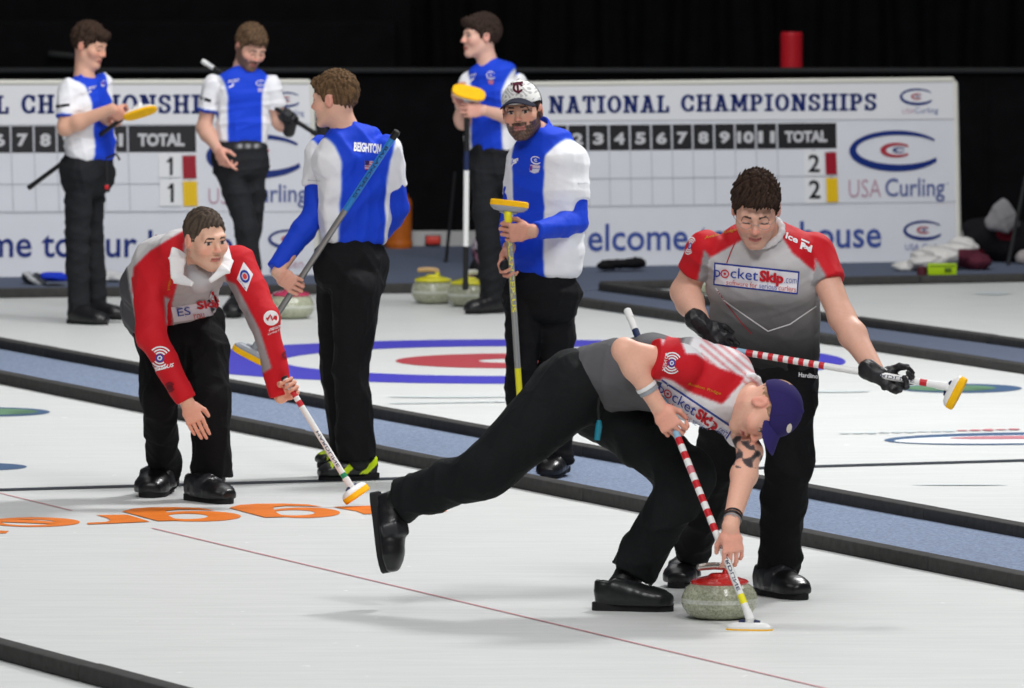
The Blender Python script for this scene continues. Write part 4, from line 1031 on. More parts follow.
def proj(P):
    q = P - CAM; d = q @ FWD; return 512 + FP * (q @ RGT) / d, 344 - FP * (q @ UPV) / d
def inpoly(x, y, poly):
    r = np.zeros(len(x), bool); n = len(poly)
    for i in range(n):
        (x0, y0), (x1, y1) = poly[i], poly[(i + 1) % n]
        if y0 == y1: continue
        r ^= ((y0 > y) != (y1 > y)) & (x < (x1 - x0) * (y - y0) / (y1 - y0) + x0)
    return r
def blue_cols(o, f, up=(0, 0, 1), half=.105, cuff=None, top=.2, collar=True):
    ax = frame(f, up)
    def cf(P, lab):
        q = (P - o) @ ax.T; xb = np.interp(q[:, 2], [-.5, .05, .12, top], [half, half, half + .015, half + .055])
        w_ = np.clip((xb - np.abs(q[:, 0])) / .004 + .5, 0, 1)[:, None]; c = WH * (1 - w_) + BL * w_
        if cuff:
            for a, b in cuff:
                d = nrm(b - a); t = (b - P) @ d; m = (t < .02) & (t > -.02) & (np.linalg.norm(P - b, axis=1) < .09); c[m] = BL * .85
        return c
    return cf
def body_core(p, tors, u, hips, legs, k=.78):
    tors = [q for q in tors if q[3] > 8]
    p.body.chain([(c, a * k, b * k) for c, a, b in p.st(tors, u)], nrm(u), k=.03, lab=6)
    c, a, b = p.st(hips, u, .7)[0]; c2, a2, b2 = p.st(hips, u, .7)[-1]
    p.body.chain([(c, a * .8, b * .8), (c2, a2 * .8, b2 * .8)], nrm(u), k=.03, lab=6)
    for L in legs:
        pts = [(p.J(*q[:3]), p.r(q[3]) * .62) for q in L]
        for i in range(len(pts) - 1): p.body.rc(pts[i][0], pts[i + 1][0], pts[i][1], pts[i + 1][1], k=.03, lab=5)
# ================= 1  left player in profile, holding a yellow-padded broom
def player_one():
    p = Person(323, 'person at far left in blue and white jersey, looking at a yellow broom pad', 1, .0055)
    f = nrm((.86, -.5, 0)); u = V3(.5, .86, 0)   # u: side axis
    tors = [(84, 76, 0, 9.5, .9), (85, 86, 0, 19), (88, 104, 0, 22), (90, 128, 0, 22), (91, 144, 0, 23), (91, 154, 0, 24)]
    hips = [(90, 156, 0, 24), (88, 172, 0, 25.5), (86, 184, 0, 24)]
    legs = [[(80, 182, -.08, 15), (77, 235, -.07, 12.5), (79, 311, -.06, 12.5)], [(94, 180, .1, 14), (92, 236, .12, 11), (98, 309, .14, 10.5)]]
    body_core(p, tors, u, hips, legs)
    p.head(90, 45, 0, (.84, -.46, -.3), sc_=1.0, hair=(58, 44, 36), lids=1, jaw=1.02, skin=(222, 172, 146))
    p.neck(p.J(84, 77, .0), .058)
    shR, shL = p.J(69, 90, -.1), p.J(102, 84, .14)
    elR, elL = p.J(65, 128, -.17), p.J(104, 128, .12)
    sd = nrm(p.J(139, 106, -.22) - p.J(30, 186, .12))
    gR = grip(p.J(123, 114, -.2), sd, V3(.75, -.2, .3), 'R'); gL = grip(p.J(115, 121, -.1), sd, V3(.8, -.1, .4), 'L')
    p.arm(shR, elR, gR); p.arm(shL, elL, gL, lab=3); p.hand(gR); p.hand(gL)
    p.finish()
    p.hair((56, 42, 34), fringe=.006, fx=.0, front=.05, thick=.012, tuft=.006)
    S = Solid(); S.chain(p.st(tors, u), u, k=.04, lab=1)
    eR = shR + (elR - shR) * .78; eL = shL + (elL - shL) * .78
    sleeve(S, [(shR, .07), (eR, .063)], 2); sleeve(S, [(shL, .068), (eL, .06)], 3)
    for k in ('n',): S.ell(p.J(87, 74, 0), (.05, .05, .05), k=.01, op='s')
    o = p.J(88, 105, 0)
    def pr(d):
        d.text('SPORT', (88, 90), (7.5, -1.6), (.4, -3), WH, .02); d.line([(87.5, 93), (91, 91.5), (89, 90)], 1.2, WH)
        d.swoosh((100, 87), (5, -.8), (1, -6), WH, (210, 60, 70)); d.line([(56.5, 106.5), (69.5, 104.8)], 3, BK)
    p.garment('jersey', S, blue_cols(o, f, cuff=[(shR, eR), (shL, eL)]), prints=pr)
    p.trousers(hips, legs, (36, 37, 40), u)
    shoe('shoe', p.root, p.J(67, 324, -.05), p.J(109, 327, -.2), col=(26, 26, 28), laces=True)
    shoe('shoe', p.root, p.J(86, 319, .15), p.J(125, 320, .02), col=(26, 26, 28), laces=True)
    b = MB(); q = p.J(106, 160, -.16); b.tube([q, q + V3(.006, -.01, -.12)], .008, M['black_pl'], 8); b.box(q + V3(.005, -.012, -.16), V3(.018, 0, 0), V3(0, .008, 0), V3(0, 0, .025), M['black_pl'], .006); b.box(q + V3(.005, -.021, -.155), V3(.011, 0, 0), V3(0, .002, 0), V3(0, 0, .012), M['red_st'], .001)
    b.tube([q + V3(0, 0, .01), q + V3(.06, -.01, .035), q + V3(.08, -.01, -.0)], .007, M['black_pl'], 8)
    b.build('belt_pouch', p.root)
    broom('broom with a black shaft and yellow pad held up by the far left player', p.J(30, 187, .12), p.J(139, 106, -.22), [(0, 1, 'black_pl')], V3(.93, -.15, .3), V3(.15, -.55, -.8), headw=.1, headd=.042, cap='black_pl', thick=1.2)
player_one()
# ================= 2  bearded player looking down
def player_two():
    p = Person(317, 'bearded person in blue and white jersey, looking down, one black glove, no cap', 2, .0055)
    f = nrm((.16, -.98, 0)); u = V3(.98, .16, 0)
    tors = [(243, 66, 0, 9.5, .9), (243, 78, 0, 24), (243, 96, 0, 27), (243, 122, 0, 25.5), (242, 134, 0, 24.5), (242, 141, 0, 25)]
    hips = [(241, 143, 0, 26), (240, 160, 0, 28), (240, 172, 0, 27)]
    legs = [[(229, 168, -.02, 15.5), (247, 228, -.08, 12.5), (252, 306, .0, 11)], [(254, 168, .02, 14.5), (252, 228, .06, 11.5), (238, 308, .1, 10.5)]]
    body_core(p, tors, u, hips, legs)
    p.head(251, 47, -.04, (.42, -.78, -.46), (.1, 0, 1), sc_=1.01, hair=(84, 64, 48), beard=(72, 54, 44), lids=1, skin=(220, 172, 150))
    p.neck(p.J(243, 70, .02), .06)
    shR, shL = p.J(213, 86, 0), p.J(271, 86, .0)
    elR, elL = p.J(204, 128, .02), p.J(280, 122, .03)
    hR = open_hand(p.J(217, 148, -.14), V3(.35, -.35, -.75), V3(.8, .3, -.3), 'R', thumb=.4, k=1.05, curls=[(.2, .3, .3), (.7, .9, .6), (.9, 1.1, .7), (1., 1.1, .7)])
    sd = nrm(p.J(312, 131, -.16) - p.J(204, 62, .22))
    gL = grip(p.J(289, 116.5, -.115), -sd, V3(.55, -.6, .25), 'L', k=1.0)
    p.arm(shR, elR, hR); p.arm(shL, elL, gL); p.hand(hR)
    p.finish()
    p.hair((92, 72, 54), front=.055, fringe=.006, thick=.012, tuft=.006)
    S = Solid(); S.chain(p.st(tors, u), u, k=.04, lab=1)
    eR = shR + (elR - shR) * .62; eL = shL + (elL - shL) * .62
    sleeve(S, [(shR, .068), (eR, .066)], 2); sleeve(S, [(shL, .066), (eL, .06)], 3)
    o = p.J(243, 104, 0)
    def pr(d):
        d.text('SPORT', (228, 83), (11, -1.4), (.3, -3), WH, .02); d.line([(229, 87.5), (234, 85), (232, 83)], 1.3, WH); d.swoosh((255.5, 86), (9, 0), (.5, -6), WH, (150, 160, 220)); d.poly([(257.5, 88), (264, 88.5), (263, 92.5), (258, 92)], (176, 170, 206)); d.line([(199.5, 97.5), (211, 101)], 3.2, BK)
    p.garment('jersey', S, blue_cols(o, f, half=.1, cuff=[(shR, eR)]), prints=pr)
    def belt(P, lab, c):
        m = (P[:, 2] > p.J(240, 147.5)[2]) & (P[:, 2] < p.J(240, 143)[2]) & (P[:, 0] > p.J(235, 0)[0]) & (P[:, 0] < p.J(262, 0)[0]); c[m] = np.where(np.sin(P[m][:, :1] * 130) > 0, 150, 70); return c
    p.trousers(hips, legs, (38, 39, 42), u, extra=belt)
    S = Solid(); p.hand(gL, 1, S, .005); S.rc(gL['w'] - gL['D'] * .03, gL['w'] + gL['D'] * .02, .036, .034, k=.01, lab=1)
    P, F, lab = S.mesh(.005); link_mesh('glove', P, F, M['glove'], parent=p.root, cols=flat((30, 30, 33))(P))
    shoe('shoe', p.root, p.J(254, 313, .06), p.J(264, 319, -.22), col=(26, 26, 28), laces=True)
    shoe('shoe', p.root, p.J(240, 312, .14), p.J(231, 319, -.16), col=(26, 26, 28), laces=True)
    broom('black broom carried behind the back of the bearded player with one glove', p.J(204, 62, .22), p.J(316, 134, -.17), [(0, .09, 'white_pl'), (.09, 1, 'black_pl')], V3(.5, 0, -.8), V3(.8, -.2, .5), headw=.06, headd=.03, cap='white_pl', headm='black_pl', pad='black_pl', joint='black_pl')
player_two()
# ================= 3  back-turned player
def player_three():
    p = Person(479, 'person seen from behind in blue and white jersey with blue sleeves', 3)
    f = nrm((-.42, .9, 0)); u = V3(.9, .42, 0)
    tors = [(345, 126, 0, 13, .9), (348, 138, 0, 29), (353, 158, .0, 39), (356, 190, -.0, 36), (355, 216, -.0, 33.5), (354, 236, 0, 33.5)]
    hips = [(353, 238, 0, 29), (351, 262, -.0, 36), (350, 280, -.01, 36)]
    legs = [[(356, 290, -.06, 27), (351, 372, -.06, 19), (357, 461, -.06, 21)], [(336, 288, .06, 22), (336, 366, .12, 17), (344, 456, .16, 15)]]
    body_core(p, tors, u, hips, legs)
    p.head(334, 99, 0, (-.9, .42, -.1), sc_=1.0, hair=(72, 54, 38), skin=(224, 176, 152))
    p.neck(p.J(345, 130, .0), .058)
    shL, shR = p.J(321, 152, .12), p.J(387, 150, -.02)
    elL, elR = p.J(315, 214, .02), p.J(397, 208, .06)
    tip, nk = p.J(396, 133, -.34), p.J(257, 345, -.02); sd = nrm(tip - nk)
    Pg = nk + (tip - nk) * ((345 - 284) / (345 - 133))
    gL = grip(Pg, -sd, V3(-.15, .1, -1), 'L', k=1.05)
    hR = open_hand(p.J(372, 240, .2), V3(-.9, .3, 0), V3(0, -1, 0), 'R', curl=(.5, .8, .5))
    p.arm(shL, elL, gL, r=(.05, .04, .041, .029)); p.arm(shR, elR, hR, r=(.05, .04, .041, .029)); p.hand(gL); p.hand(hR)
    p.finish()
    p.hair((98, 76, 54), front=.05, fringe=.004, thick=.010, tuft=.005)
    S = Solid(); S.chain(p.st(tors, u), u, k=.04, lab=1)
    eR = shR + (elR - shR) * .66; eL = shL + (elL - shL) * .6
    sleeve(S, [(shR, .072), (eR, .064)], 2); sleeve(S, [(shL, .078), (eL, .072)], 3)
    o = p.J(355, 172, 0)
    def pr(d):
        d.text('BEIGHTON', (353.5, 151.5), (27.5, 2.4), (.5, -9.5), WH, .045)
        fl = lambda a, b: (364.5 + 9.5 * a, 160.5 + .6 * a + 9 * b)
        d.grid(lambda a, b: fl(a, b), 3, 3, (214, 208, 220), 1.2)
        for i in range(4): d.line([fl(0, .12 + i * .27), fl(1, .12 + i * .27)], 1.0, (196, 70, 96), 1.8)
        d.grid(lambda a, b: fl(a * .45, b * .5), 2, 2, (52, 44, 100), 2.2)
        d.text('BalancePlus', (308.5, 181), (12, .5), (0, -1.6), (150, 155, 165), .0)
    p.garment('jersey', S, blue_cols(o, f, half=.112, top=.19), prints=pr)
    for a, e, g, nm in ((shL, elL, gL, 'L'), (shR, elR, hR, 'R')):
        S = Solid(); st = a + (e - a) * .5; w = g['w'] - g['D'] * .02; m = e + (w - e) * .3
        S.rc(st, e, .06, .055, k=.02); S.rc(e, m, .055, .056, k=.02); clipped(S, m, w, .056, .04, .02, 0)
        p.garment('under_sleeve', S, lambda P, lab: np.tile(BL * .96, (len(P), 1)), .006, (.004, 40))
    p.trousers(hips, legs, (21, 21, 23), u)
    ac = (204, 232, 20)
    shoe('shoe', p.root, p.J(380, 480, -.02), p.J(316, 482, -.1), col=(32, 33, 34), accent=ac, sole_h=.03, laces=False)
    shoe('shoe', p.root, p.J(352, 466, .2), p.J(316, 468, .12), col=(32, 33, 34), accent=ac, sole_h=.03)
    broom('blue and steel broom held downward by the back-turned player, yellow pad near the ice', tip, nk, [(0, .36, 'blue_sh'), (.36, 1, 'steel')], V3(.86, -.3, -.42), V3(-.12, .1, -1), headw=.1, headd=.035, headm='grey_pl', r=.0145, text=('BALANCEPLUS', .06, .3, 'navy_pr', .02, .9), flip=-1)
player_three()
# ================= 4  bare-headed player at the back with a yellow pad
def player_four():
    p = Person(313, 'bare-headed person behind the capped man, holding a yellow broom pad at chest', 4, .0055)
    f = nrm((-.38, -.92, 0)); u = V3(.92, -.38, 0)
    tors = [(487, 60, 0, 9.5, .9), (491, 73, 0, 24), (493, 92, 0, 28), (493, 122, 0, 27.5), (491, 138, 0, 26), (491, 147, 0, 26)]
    hips = [(491, 149, 0, 24), (490, 168, 0, 25), (490, 182, 0, 24)]
    legs = [[(484, 180, -.05, 14.5), (488, 235, -.06, 12.5), (492, 300, -.02, 12)], [(498, 180, .1, 14), (498, 235, .14, 12), (504, 298, .16, 11)]]
    body_core(p, tors, u, hips, legs)
    p.head(480, 36, 0, (-.92, -.34, .0), sc_=1.01, hair=(50, 38, 32), skin=(224, 178, 158))
    p.neck(p.J(488, 66, .0), .058)
    shR, shL = p.J(469, 82, .04), p.J(516, 84, .05)
    elR, elL = p.J(463, 122, -.12), p.J(519, 120, -.06)
    tip, nk = p.J(465.5, 288, -.2), p.J(467, 98, -.24); sd = nrm(nk - tip)
    gL = grip(p.J(466.5, 110, -.24), sd, V3(-.9, -.2, .15), 'L', k=1.05); gR = grip(p.J(465, 104.0, -.245), sd, V3(.3, -.9, .1), 'R', k=.95)
    hR = open_hand(p.J(461, 106, -.17), V3(-.3, -.25, .9), V3(.6, -.7, 0), 'R', curl=(.5, .7, .4), thumb=.6)
    p.arm(shR, elR, hR); p.arm(shL, elL, gL); p.hand(hR); p.hand(gL)
    p.finish()
    p.hair((54, 42, 36), front=.052, fringe=.007, thick=.013, tuft=.006)
    S = Solid(); S.chain(p.st(tors, u), u, k=.04, lab=1)
    eR = shR + (elR - shR) * .7; eL = shL + (elL - shL) * .72
    sleeve(S, [(shR, .062), (eR, .055)], 2); sleeve(S, [(shL, .072), (eL, .064)], 3)
    o = p.J(493, 100, 0)
    def pr(d):
        d.text('SPORT', (470.5, 77), (6, -1), (.3, -3), WH, .02); d.line([(470, 82), (474, 78)], 1.4, WH); d.swoosh((486.5, 79), (9, .5), (0, -8), WH, (206, 190, 210)); d.poly([(488, 80), (494, 80.5), (493, 84.5), (489, 84)], (196, 120, 140))
    p.garment('jersey', S, blue_cols(o, f, half=.095), prints=pr)
    p.trousers(hips, legs, (33, 34, 37), u)
    shoe('shoe', p.root, p.J(506, 312, .0), p.J(464, 315, -.14), col=(24, 24, 26), h=.0055)
    shoe('shoe', p.root, p.J(516, 305, .2), p.J(482, 307, .1), col=(24, 24, 26))
    broom('white and black upright broom of the bare-headed player, yellow pad on top', tip, nk, [(0, .22, 'black_pl'), (.22, .62, 'white_pl'), (.62, .72, 'navy_pr'), (.72, 1, 'black_pl')], V3(.95, .1, -.22), V3(.1, -.72, .66), headw=.098, headd=.048, thick=1.4, cap='black_pl', r=.0165)
player_four()
# ================= 5  player with beard and patterned cap
def player_five():
    p = Person(478, 'bearded person in a white patterned cap and blue and white jersey', 5, .0042)
    f = nrm((-.66, -.75, 0)); u = V3(.75, -.66, 0)
    tors = [(539, 131, .02, 14, .9), (542, 142, .01, 27), (545, 160, 0, 37), (546, 190, 0, 37), (545, 225, 0, 36.5), (545, 250, 0, 37), (545, 267, 0, 37)]
    hips = [(544, 268, 0, 32), (542, 292, 0, 37), (540, 308, 0, 37)]
    legs = [[(524, 310, -.02, 21), (522, 370, -.06, 17), (522, 462, .02, 16)], [(556, 310, .0, 22), (555, 372, .0, 18), (558, 466, .02, 17)]]
    body_core(p, tors, u, hips, legs)
    p.head(522, 111, -.05, (-.2, -.97, -.03), (-.1, 0, 1), sc_=1.06, hair=(44, 34, 30), beard=(44, 33, 28), squint=1, gaze=-.001, skin=(206, 158, 134), jaw=1.05, lip=(176, 112, 104))
    p.neck(p.J(538, 138, .02), .06)
    shL, shR = p.J(573, 160, -.04), p.J(520, 160, .16)
    elL, elR = p.J(576, 222, -.1), p.J(512, 222, .12)
    nk, tip = p.J(508, 216, -.34), p.J(522, 432, -.1); sd = nrm(nk - tip)
    Pg = tip + (nk - tip) * ((432 - 231) / (432 - 216.))
    gL = grip(Pg, sd, V3(-1, -.1, .08), 'L', k=1.1)
    hR = open_hand(p.J(509, 248, -.2), V3(-.25, -.3, -.9), V3(.75, -.6, 0), 'R', curl=(.6, 1.0, .6), thumb=.9, k=1.05)
    p.arm(shL, elL, gL, r=(.05, .04, .041, .029)); p.arm(shR, elR, hR, r=(.05, .04, .041, .029)); p.hand(gL); p.hand(hR)
    p.finish()
    p.hair((46, 36, 32), front=.04, thick=.008, tuft=.002)
    def capc(q):
        c = np.tile(V3(40, 40, 52), (len(q), 1)); m = (q[:, 1] > -.01) ; pat = np.sin(q[:, 0] * 175 + 2.5 * np.sin(q[:, 2] * 110)) * np.sin(q[:, 2] * 190 + 2.5 * np.sin(q[:, 0] * 90))
        c[m] = np.where(pat[m][:, None] > .35, (176, 176, 174), (224, 223, 220)); return c
    def lg(d):
        mr = (78, 24, 44); o = np.array((518, 88)); d.ring(o, 0, 3.0, (222, 216, 214), k=1.0)
        d.ring(o, 3.0, 5.2, mr, a0=20, a1=340, k=1.6); d.line([(517.2, 82.4), (518.6, 94)], 2.2, mr, 1.9); d.line([(512.6, 84.2), (523, 82.8)], 2.0, mr, 1.9); d.line([(511.4, 83.2), (511.8, 85.2)], 1.4, mr, 1.9); d.line([(521.6, 81.8), (521.8, 84.2)], 1.4, mr, 1.9)
    p.cap(capc, (34, 36, 50), lg)
    S = Solid(); S.chain(p.st(tors, u), u, k=.04, lab=1)
    eL = shL + (elL - shL) * .66; eR = shR + (elR - shR) * .6
    sleeve(S, [(shR, .066), (eR, .06)], 2); sleeve(S, [(shL, .076), (eL, .07)], 3)
    S.rc(p.J(539, 132, .02), p.J(538, 128, .01), .066, .063, k=.01, lab=1)
    S.ell(p.J(536, 122, -.01), (.052, .052, .05), k=.004, op='s')
    o = p.J(545, 178, 0)
    def pr(d):
        d.text('Team', (511, 163.5), (7.5, -2.5), (.4, -4.5), WH, .05); d.line([(510, 170), (513, 164), (517, 162)], 1.3, WH)
        d.swoosh((531.5, 164), (10, .8), (-.6, -8), WH, WH); d.poly([(530.5, 164.5), (540.5, 165.5), (540, 168.5), (530, 167.5)], (214, 196, 216)); d.poly([(529.5, 168), (540, 169), (538.5, 172.3), (534, 173.4), (530, 171.5)], (206, 208, 226)); d.poly([(530.2, 165.5), (533, 166), (532.5, 170.5), (530, 170.2)], (120, 60, 150), 1.8)
        d.text('BalancePlus', (577.5, 184.5), (10, -.8), (0, -1.6), (150, 155, 165), .0)
    p.garment('jersey', S, blue_cols(o, f, half=.092, top=.2), fold=(.008, 20), prints=pr)
    for a, e, g in ((shL, elL, gL), (shR, elR, hR)):
        S = Solid(); st = a + (e - a) * .5; w = g['w'] - g['D'] * .015; m = e + (w - e) * .3
        S.rc(st, e, .06, .055, k=.02); S.rc(e, m, .055, .056, k=.02); clipped(S, m, w, .056, .041, .02, 0)
        p.garment('under_sleeve', S, lambda P, lab: np.tile(BL * .96, (len(P), 1)), .006, (.006, 34))
    p.trousers(hips, legs, (20, 20, 22), u, ratio=.66)
    shoe('shoe', p.root, p.J(566, 470, .12), p.J(545, 481, -.16), col=(22, 22, 24))
    shoe('shoe', p.root, p.J(524, 462, .16), p.J(506, 471, -.1), col=(22, 22, 24))
    b = MB(); q = hR['w'] + hR['D'] * .085 + hR['N'] * .035; q = q + V3(-.02, -.03, .0); b.lathe(q, [(.012, -.014), (.028, -.012), (.031, 0), (.028, .012), (.012, .014)], M['black_pl'], 20, axes=(V3(0, 0, 1), V3(.85, .5, 0), V3(.5, -.85, 0))); b.tube([q + V3(0, 0, .028), q + V3(0, 0, .04)], .006, M['black_pl'], 8)
    o = b.build('stopwatch'); tag(o, 'small round black stopwatch in the lowered hand of the man with the cap', 'stopwatch')
    broom('upright broom with grey head and yellow lettering held by the capped man', tip, nk, [(0, .3, 'lemon'), (.3, .97, 'steel'), (.97, 1, 'lemon')], V3(.98, -.16, -.1), V3(.02, .12, 1), headw=.086, headd=.036, headm='grey_pl', r=.0145, text=('BALANCEPLUS', .92, .56, 'lemon', .02, 1.3), joint='lemon', cap='lemon')
player_five()
def patch(d, poly, border, inner):
    """sponsor patch: outline strip and white field, both laid on the cloth"""
    TL, TR, BR, BL_ = [np.array(q, float) for q in poly]
    f = lambda a, b: TL * (1 - a) * (1 - b) + TR * a * (1 - b) + BR * a * b + BL_ * (1 - a) * b
    d.grid(f, 40, 12, border, .7)
    mx, my = inner
    d.grid(lambda a, b: f(mx + a * (1 - 2 * mx), my + b * (1 - 2 * my)), 40, 12, (232, 230, 236), 1.2)
    return f
def on(d, f, body, a0, b0, a1, b1, col, bold=.02, k=3.2):
    """lettering in patch coordinates (a along, b down)"""
    tv, tf, _ = text2d(body, bold); b = len(d.v)
    for x, y in tv: d.v.append(d.hit(*f(a0 + (a1 - a0) * x, b1 - (b1 - b0) * y), k)); d.c.append(col)
    d.f += [[b + i for i in g] for g in tf]
def sponsor(d, f):
    bl, rd = (36, 64, 158), (196, 30, 44)
    on(d, f, 'p', .015, .3, .085, .74, bl, .0); d_ = lambda a, b: f(a, b)
    for r0, r1 in ((.045, .062), (.0, .018)):
        for i in range(18):
            t0, t1 = 2 * math.pi * i / 18, 2 * math.pi * (i + 1) / 18
            P_ = lambda t, r: d_(.135 + r * .82 * math.cos(t), .43 + r * 3.1 * math.sin(t))
            d.poly([P_(t0, r1), P_(t1, r1), P_(t1, r0), P_(t0, r0)] if r0 else [P_(t0, r1), P_(t1, r1), d_(.135, .43)], rd, 2.8)
    on(d, f, 'cket', .2, .12, .52, .58, bl, .0); on(d, f, 'Skip', .535, .1, .82, .74, rd, .05); on(d, f, '.com', .83, .32, .97, .55, (120, 128, 176), .0)
    on(d, f, 'software for', .16, .66, .52, .9, (206, 96, 84), .0); on(d, f, 'serious', .54, .66, .75, .9, (110, 120, 176), .0); on(d, f, 'curlers', .77, .66, .97, .9, (206, 96, 84), .0)
def radio(d, c, s, ax, col=WH):
    c = np.array(c, float); ax = np.array(ax, float)
    d.ring(c, 0, s * .2, (232, 230, 232), ax); d.ring(c, s * .2, s * .34, (70, 64, 150), ax, k=1.6); d.ring(c, 0, s * .1, (70, 64, 150), ax, k=1.9)
    for r in (.5, .72, .95):
        for a in (40, 220): d.ring(c, s * (r - .11), s * r, col, ax, a, a + 100)
# ================= 6  crouching player in the red jacket
def player_six():
    p = Person(499, 'person in a red and grey jacket bending forward, one hand hanging, watching the stone', 6, .0042)
    f = nrm((.4, -.9, 0)); u = V3(.92, .38, 0)
    tors = [(170, 322, .16, 41), (168, 306, .12, 45), (170, 284, .0, 47), (182, 262, -.14, 45), (192, 250, -.24, 32), (199, 247, -.3, 17, .9)][::-1]
    hips = [(174, 315, .16, 41), (179, 330, .16, 45), (182, 342, .15, 44)]
    legs = [[(163, 345, .06, 25), (159, 396, -.02, 20), (166, 486, .33, 14.5)], [(206, 345, .1, 25), (212, 402, -.04, 20), (212, 478, -.02, 22)]]
    body_core(p, tors, u, hips, legs)
    p.head(206, 239, -.4, (.5, -.84, -.16), (.08, -.25, 1), sc_=1.06, hair=(66, 54, 46), skin=(226, 178, 152), squint=1, gaze=.002, jaw=1.06, lip=(186, 110, 98), stubble=.12)
    p.neck(p.J(196, 262, -.26), .062)
    shR, shL = p.J(152, 268, -.14), p.J(238, 264, -.16)
    elR, elL = p.J(151, 335, -.3), p.J(264, 318, -.28)
    hR = open_hand(p.J(187, 402, -.36), V3(.38, -.1, -.88), V3(.1, 1, -.05), 'R', curl=(.3, .3, .25), thumb=.35, k=1.02, spread=-.03)
    tip, nk = p.J(285, 379, -.34), p.J(349, 484, -.42); sd = nrm(nk - tip)
    gL = grip(p.J(291, 388, -.345), -sd, V3(.7, -.35, -.35), 'L', k=1.0)
    p.arm(shR, elR, hR, r=(.05, .042, .044, .03)); p.arm(shL, elL, gL, r=(.05, .042, .044, .03)); p.hand(hR); p.hand(gL)
    p.finish()
    p.hair((76, 65, 56), front=.07, thick=.006, tuft=.003, grey=(120, 112, 106))
    S = Solid(); S.chain(p.st(tors, u), u, k=.05, lab=1)
    wR = hR['w'] - hR['D'] * .005; wL = gL['w'] + gL['D'] * .0
    for a, e, w, l in ((shR, elR, wR, 2), (shL, elL, wL, 3)):
        S.rc(a, e, .085, .07, k=.05, lab=l); clipped(S, e, w, .068, .05, .03, l)
    S.ell(p.J(201, 252, -.36), (.06, .07, .06), k=.01, op='s')
    right = [(150, 251), (168, 240), (185, 230), (183, 262), (172, 302), (172, 326), (198, 400), (200, 420), (120, 420), (110, 300), (133, 268)]
    left = [(222, 228), (222, 262), (228, 284), (240, 318), (262, 372), (266, 400), (320, 400), (320, 300), (250, 220)]
    def cf(P, lab):
        x, y = proj(P); c = np.tile(V3(178, 174, 174), (len(P), 1))
        c[(y < 244) & (x < 200)] = V3(206, 202, 202)
        c[inpoly(x, y, right)] = RD; c[inpoly(x, y, left)] = RD
        xl = np.interp(y, [230, 262, 290, 312], [160, 134, 132, 140]); m = (lab == 1) & (x < xl); c[m] = V3(196, 192, 192)
        m = (lab == 1) & (x < np.interp(y, [240, 262, 290, 330], [120, 126, 130, 138])); c[m] = V3(72, 72, 76)
        m = (lab == 3) & inpoly(x, y, [(226, 280), (236, 284), (260, 330), (272, 368), (262, 374), (240, 340)]); c[m] = V3(150, 146, 148)
        m = (lab == 2) & inpoly(x, y, [(164, 296), (172, 300), (174, 334), (170, 330), (166, 322)]); c[m] = V3(160, 156, 158)
        return c
    def pr(d):
        d.text('NDK', (155, 236), (26, -10), (1, -6.5), (196, 40, 58), .03)
        fl = lambda a, b: (np.array((171., 307.)) * (1 - a) + np.array((221., 300.)) * a + np.array((3., 15.)) * b)
        d.grid(lambda a, b: fl(a, b), 14, 5, (222, 216, 224), 1.0); on(d, fl, 'ES', .1, .08, .36, .6, (60, 84, 160), .0); on(d, fl, 'Skip', .5, -.2, 1., .5, (196, 30, 44), .03); on(d, fl, 'rou', .4, .6, .6, .95, (200, 80, 76), .0)
        q = lambda a, b: np.array((243.5, 262.)) + np.array((9.5, 12.5)) * a + np.array((-6.5, 17.)) * b
        d.grid(q, 5, 6, (230, 228, 232), 1.0); ax = ((.8, .5), (-.2, 1))
        d.ring(q(.5, .5), 3.6, 5.8, (44, 60, 150), ax, k=2.2); d.ring(q(.5, .5), 0, 2.6, (206, 60, 60), ax, k=2.2)
        on(d, q, 'curling', .1, .86, .9, .96, (60, 70, 120), .0)
        radio(d, (160, 358), 12.5, ((.98, .1), (-.1, .98))); d.text('TESN.US', (152, 372), (21, -5), (.6, -4.2), WH, .02)
        d.ring((170, 387), 0, 3.2, (92, 20, 30)); d.ring((170, 387), 2.4, 5.2, (120, 18, 30), a0=20, a1=160); d.ring((170, 387), 2.4, 5.2, (120, 18, 30), a0=200, a1=330)
        d.ring((271, 318), 0, 7.4, (232, 228, 228)); d.line([(267, 320), (270, 315), (272, 320), (275, 316)], 1.6, (190, 40, 50), 2.0); d.text('OREGON', (268.5, 331.5), (12, -4.5), (.7, -3), WH, .02); d.text('Curling Club', (267.5, 336), (15, -6), (.7, -3), WH, .0)
        d.ring((285, 355), 1.2, 3.8, (120, 18, 30)); d.line([(199, 285), (198.5, 293)], 1.6, (228, 226, 226))
        d.text('Avalon Ridge', (165.5, 290), (5, -20), (4, .6), GOLD, .0)
    jk = p.garment('jacket', S, cf, .006, (.012, 17), pr)
    S = Solid()
    c = lambda x, y, dz: p.J(x, y, dz)
    S.chain([(c(183, 238, -.27), .042, .009), (c(177, 260, -.37), .036, .009), (c(177, 279, -.44), .03, .008)], V3(.3, .6, .5), k=.015); S.chain([(c(177, 278, -.44), .03, .008), (c(192, 284, -.5), .012, .008)], V3(0, .6, .8), k=.015)
    S.chain([(c(222, 244, -.3), .034, .012), (c(227, 260, -.4), .03, .009), (c(224, 271, -.46), .026, .011)], V3(-.3, .6, .5), k=.015); S.chain([(c(225, 269, -.46), .024, .008), (c(210, 281, -.5), .012, .008)], V3(0, .6, .8), k=.015)
    P, F, lab = S.mesh(.005); link_mesh('collar', P, F, M['jersey'], parent=jk, cols=flat((226, 224, 224))(P))
    S = Solid(); S.rc(p.J(199, 268, -.3), p.J(200, 280, -.36), .055, .06); P, F, lab = S.mesh(.006); link_mesh('undershirt', P, F, M['jersey'], parent=p.root, cols=flat((176, 174, 176))(P))
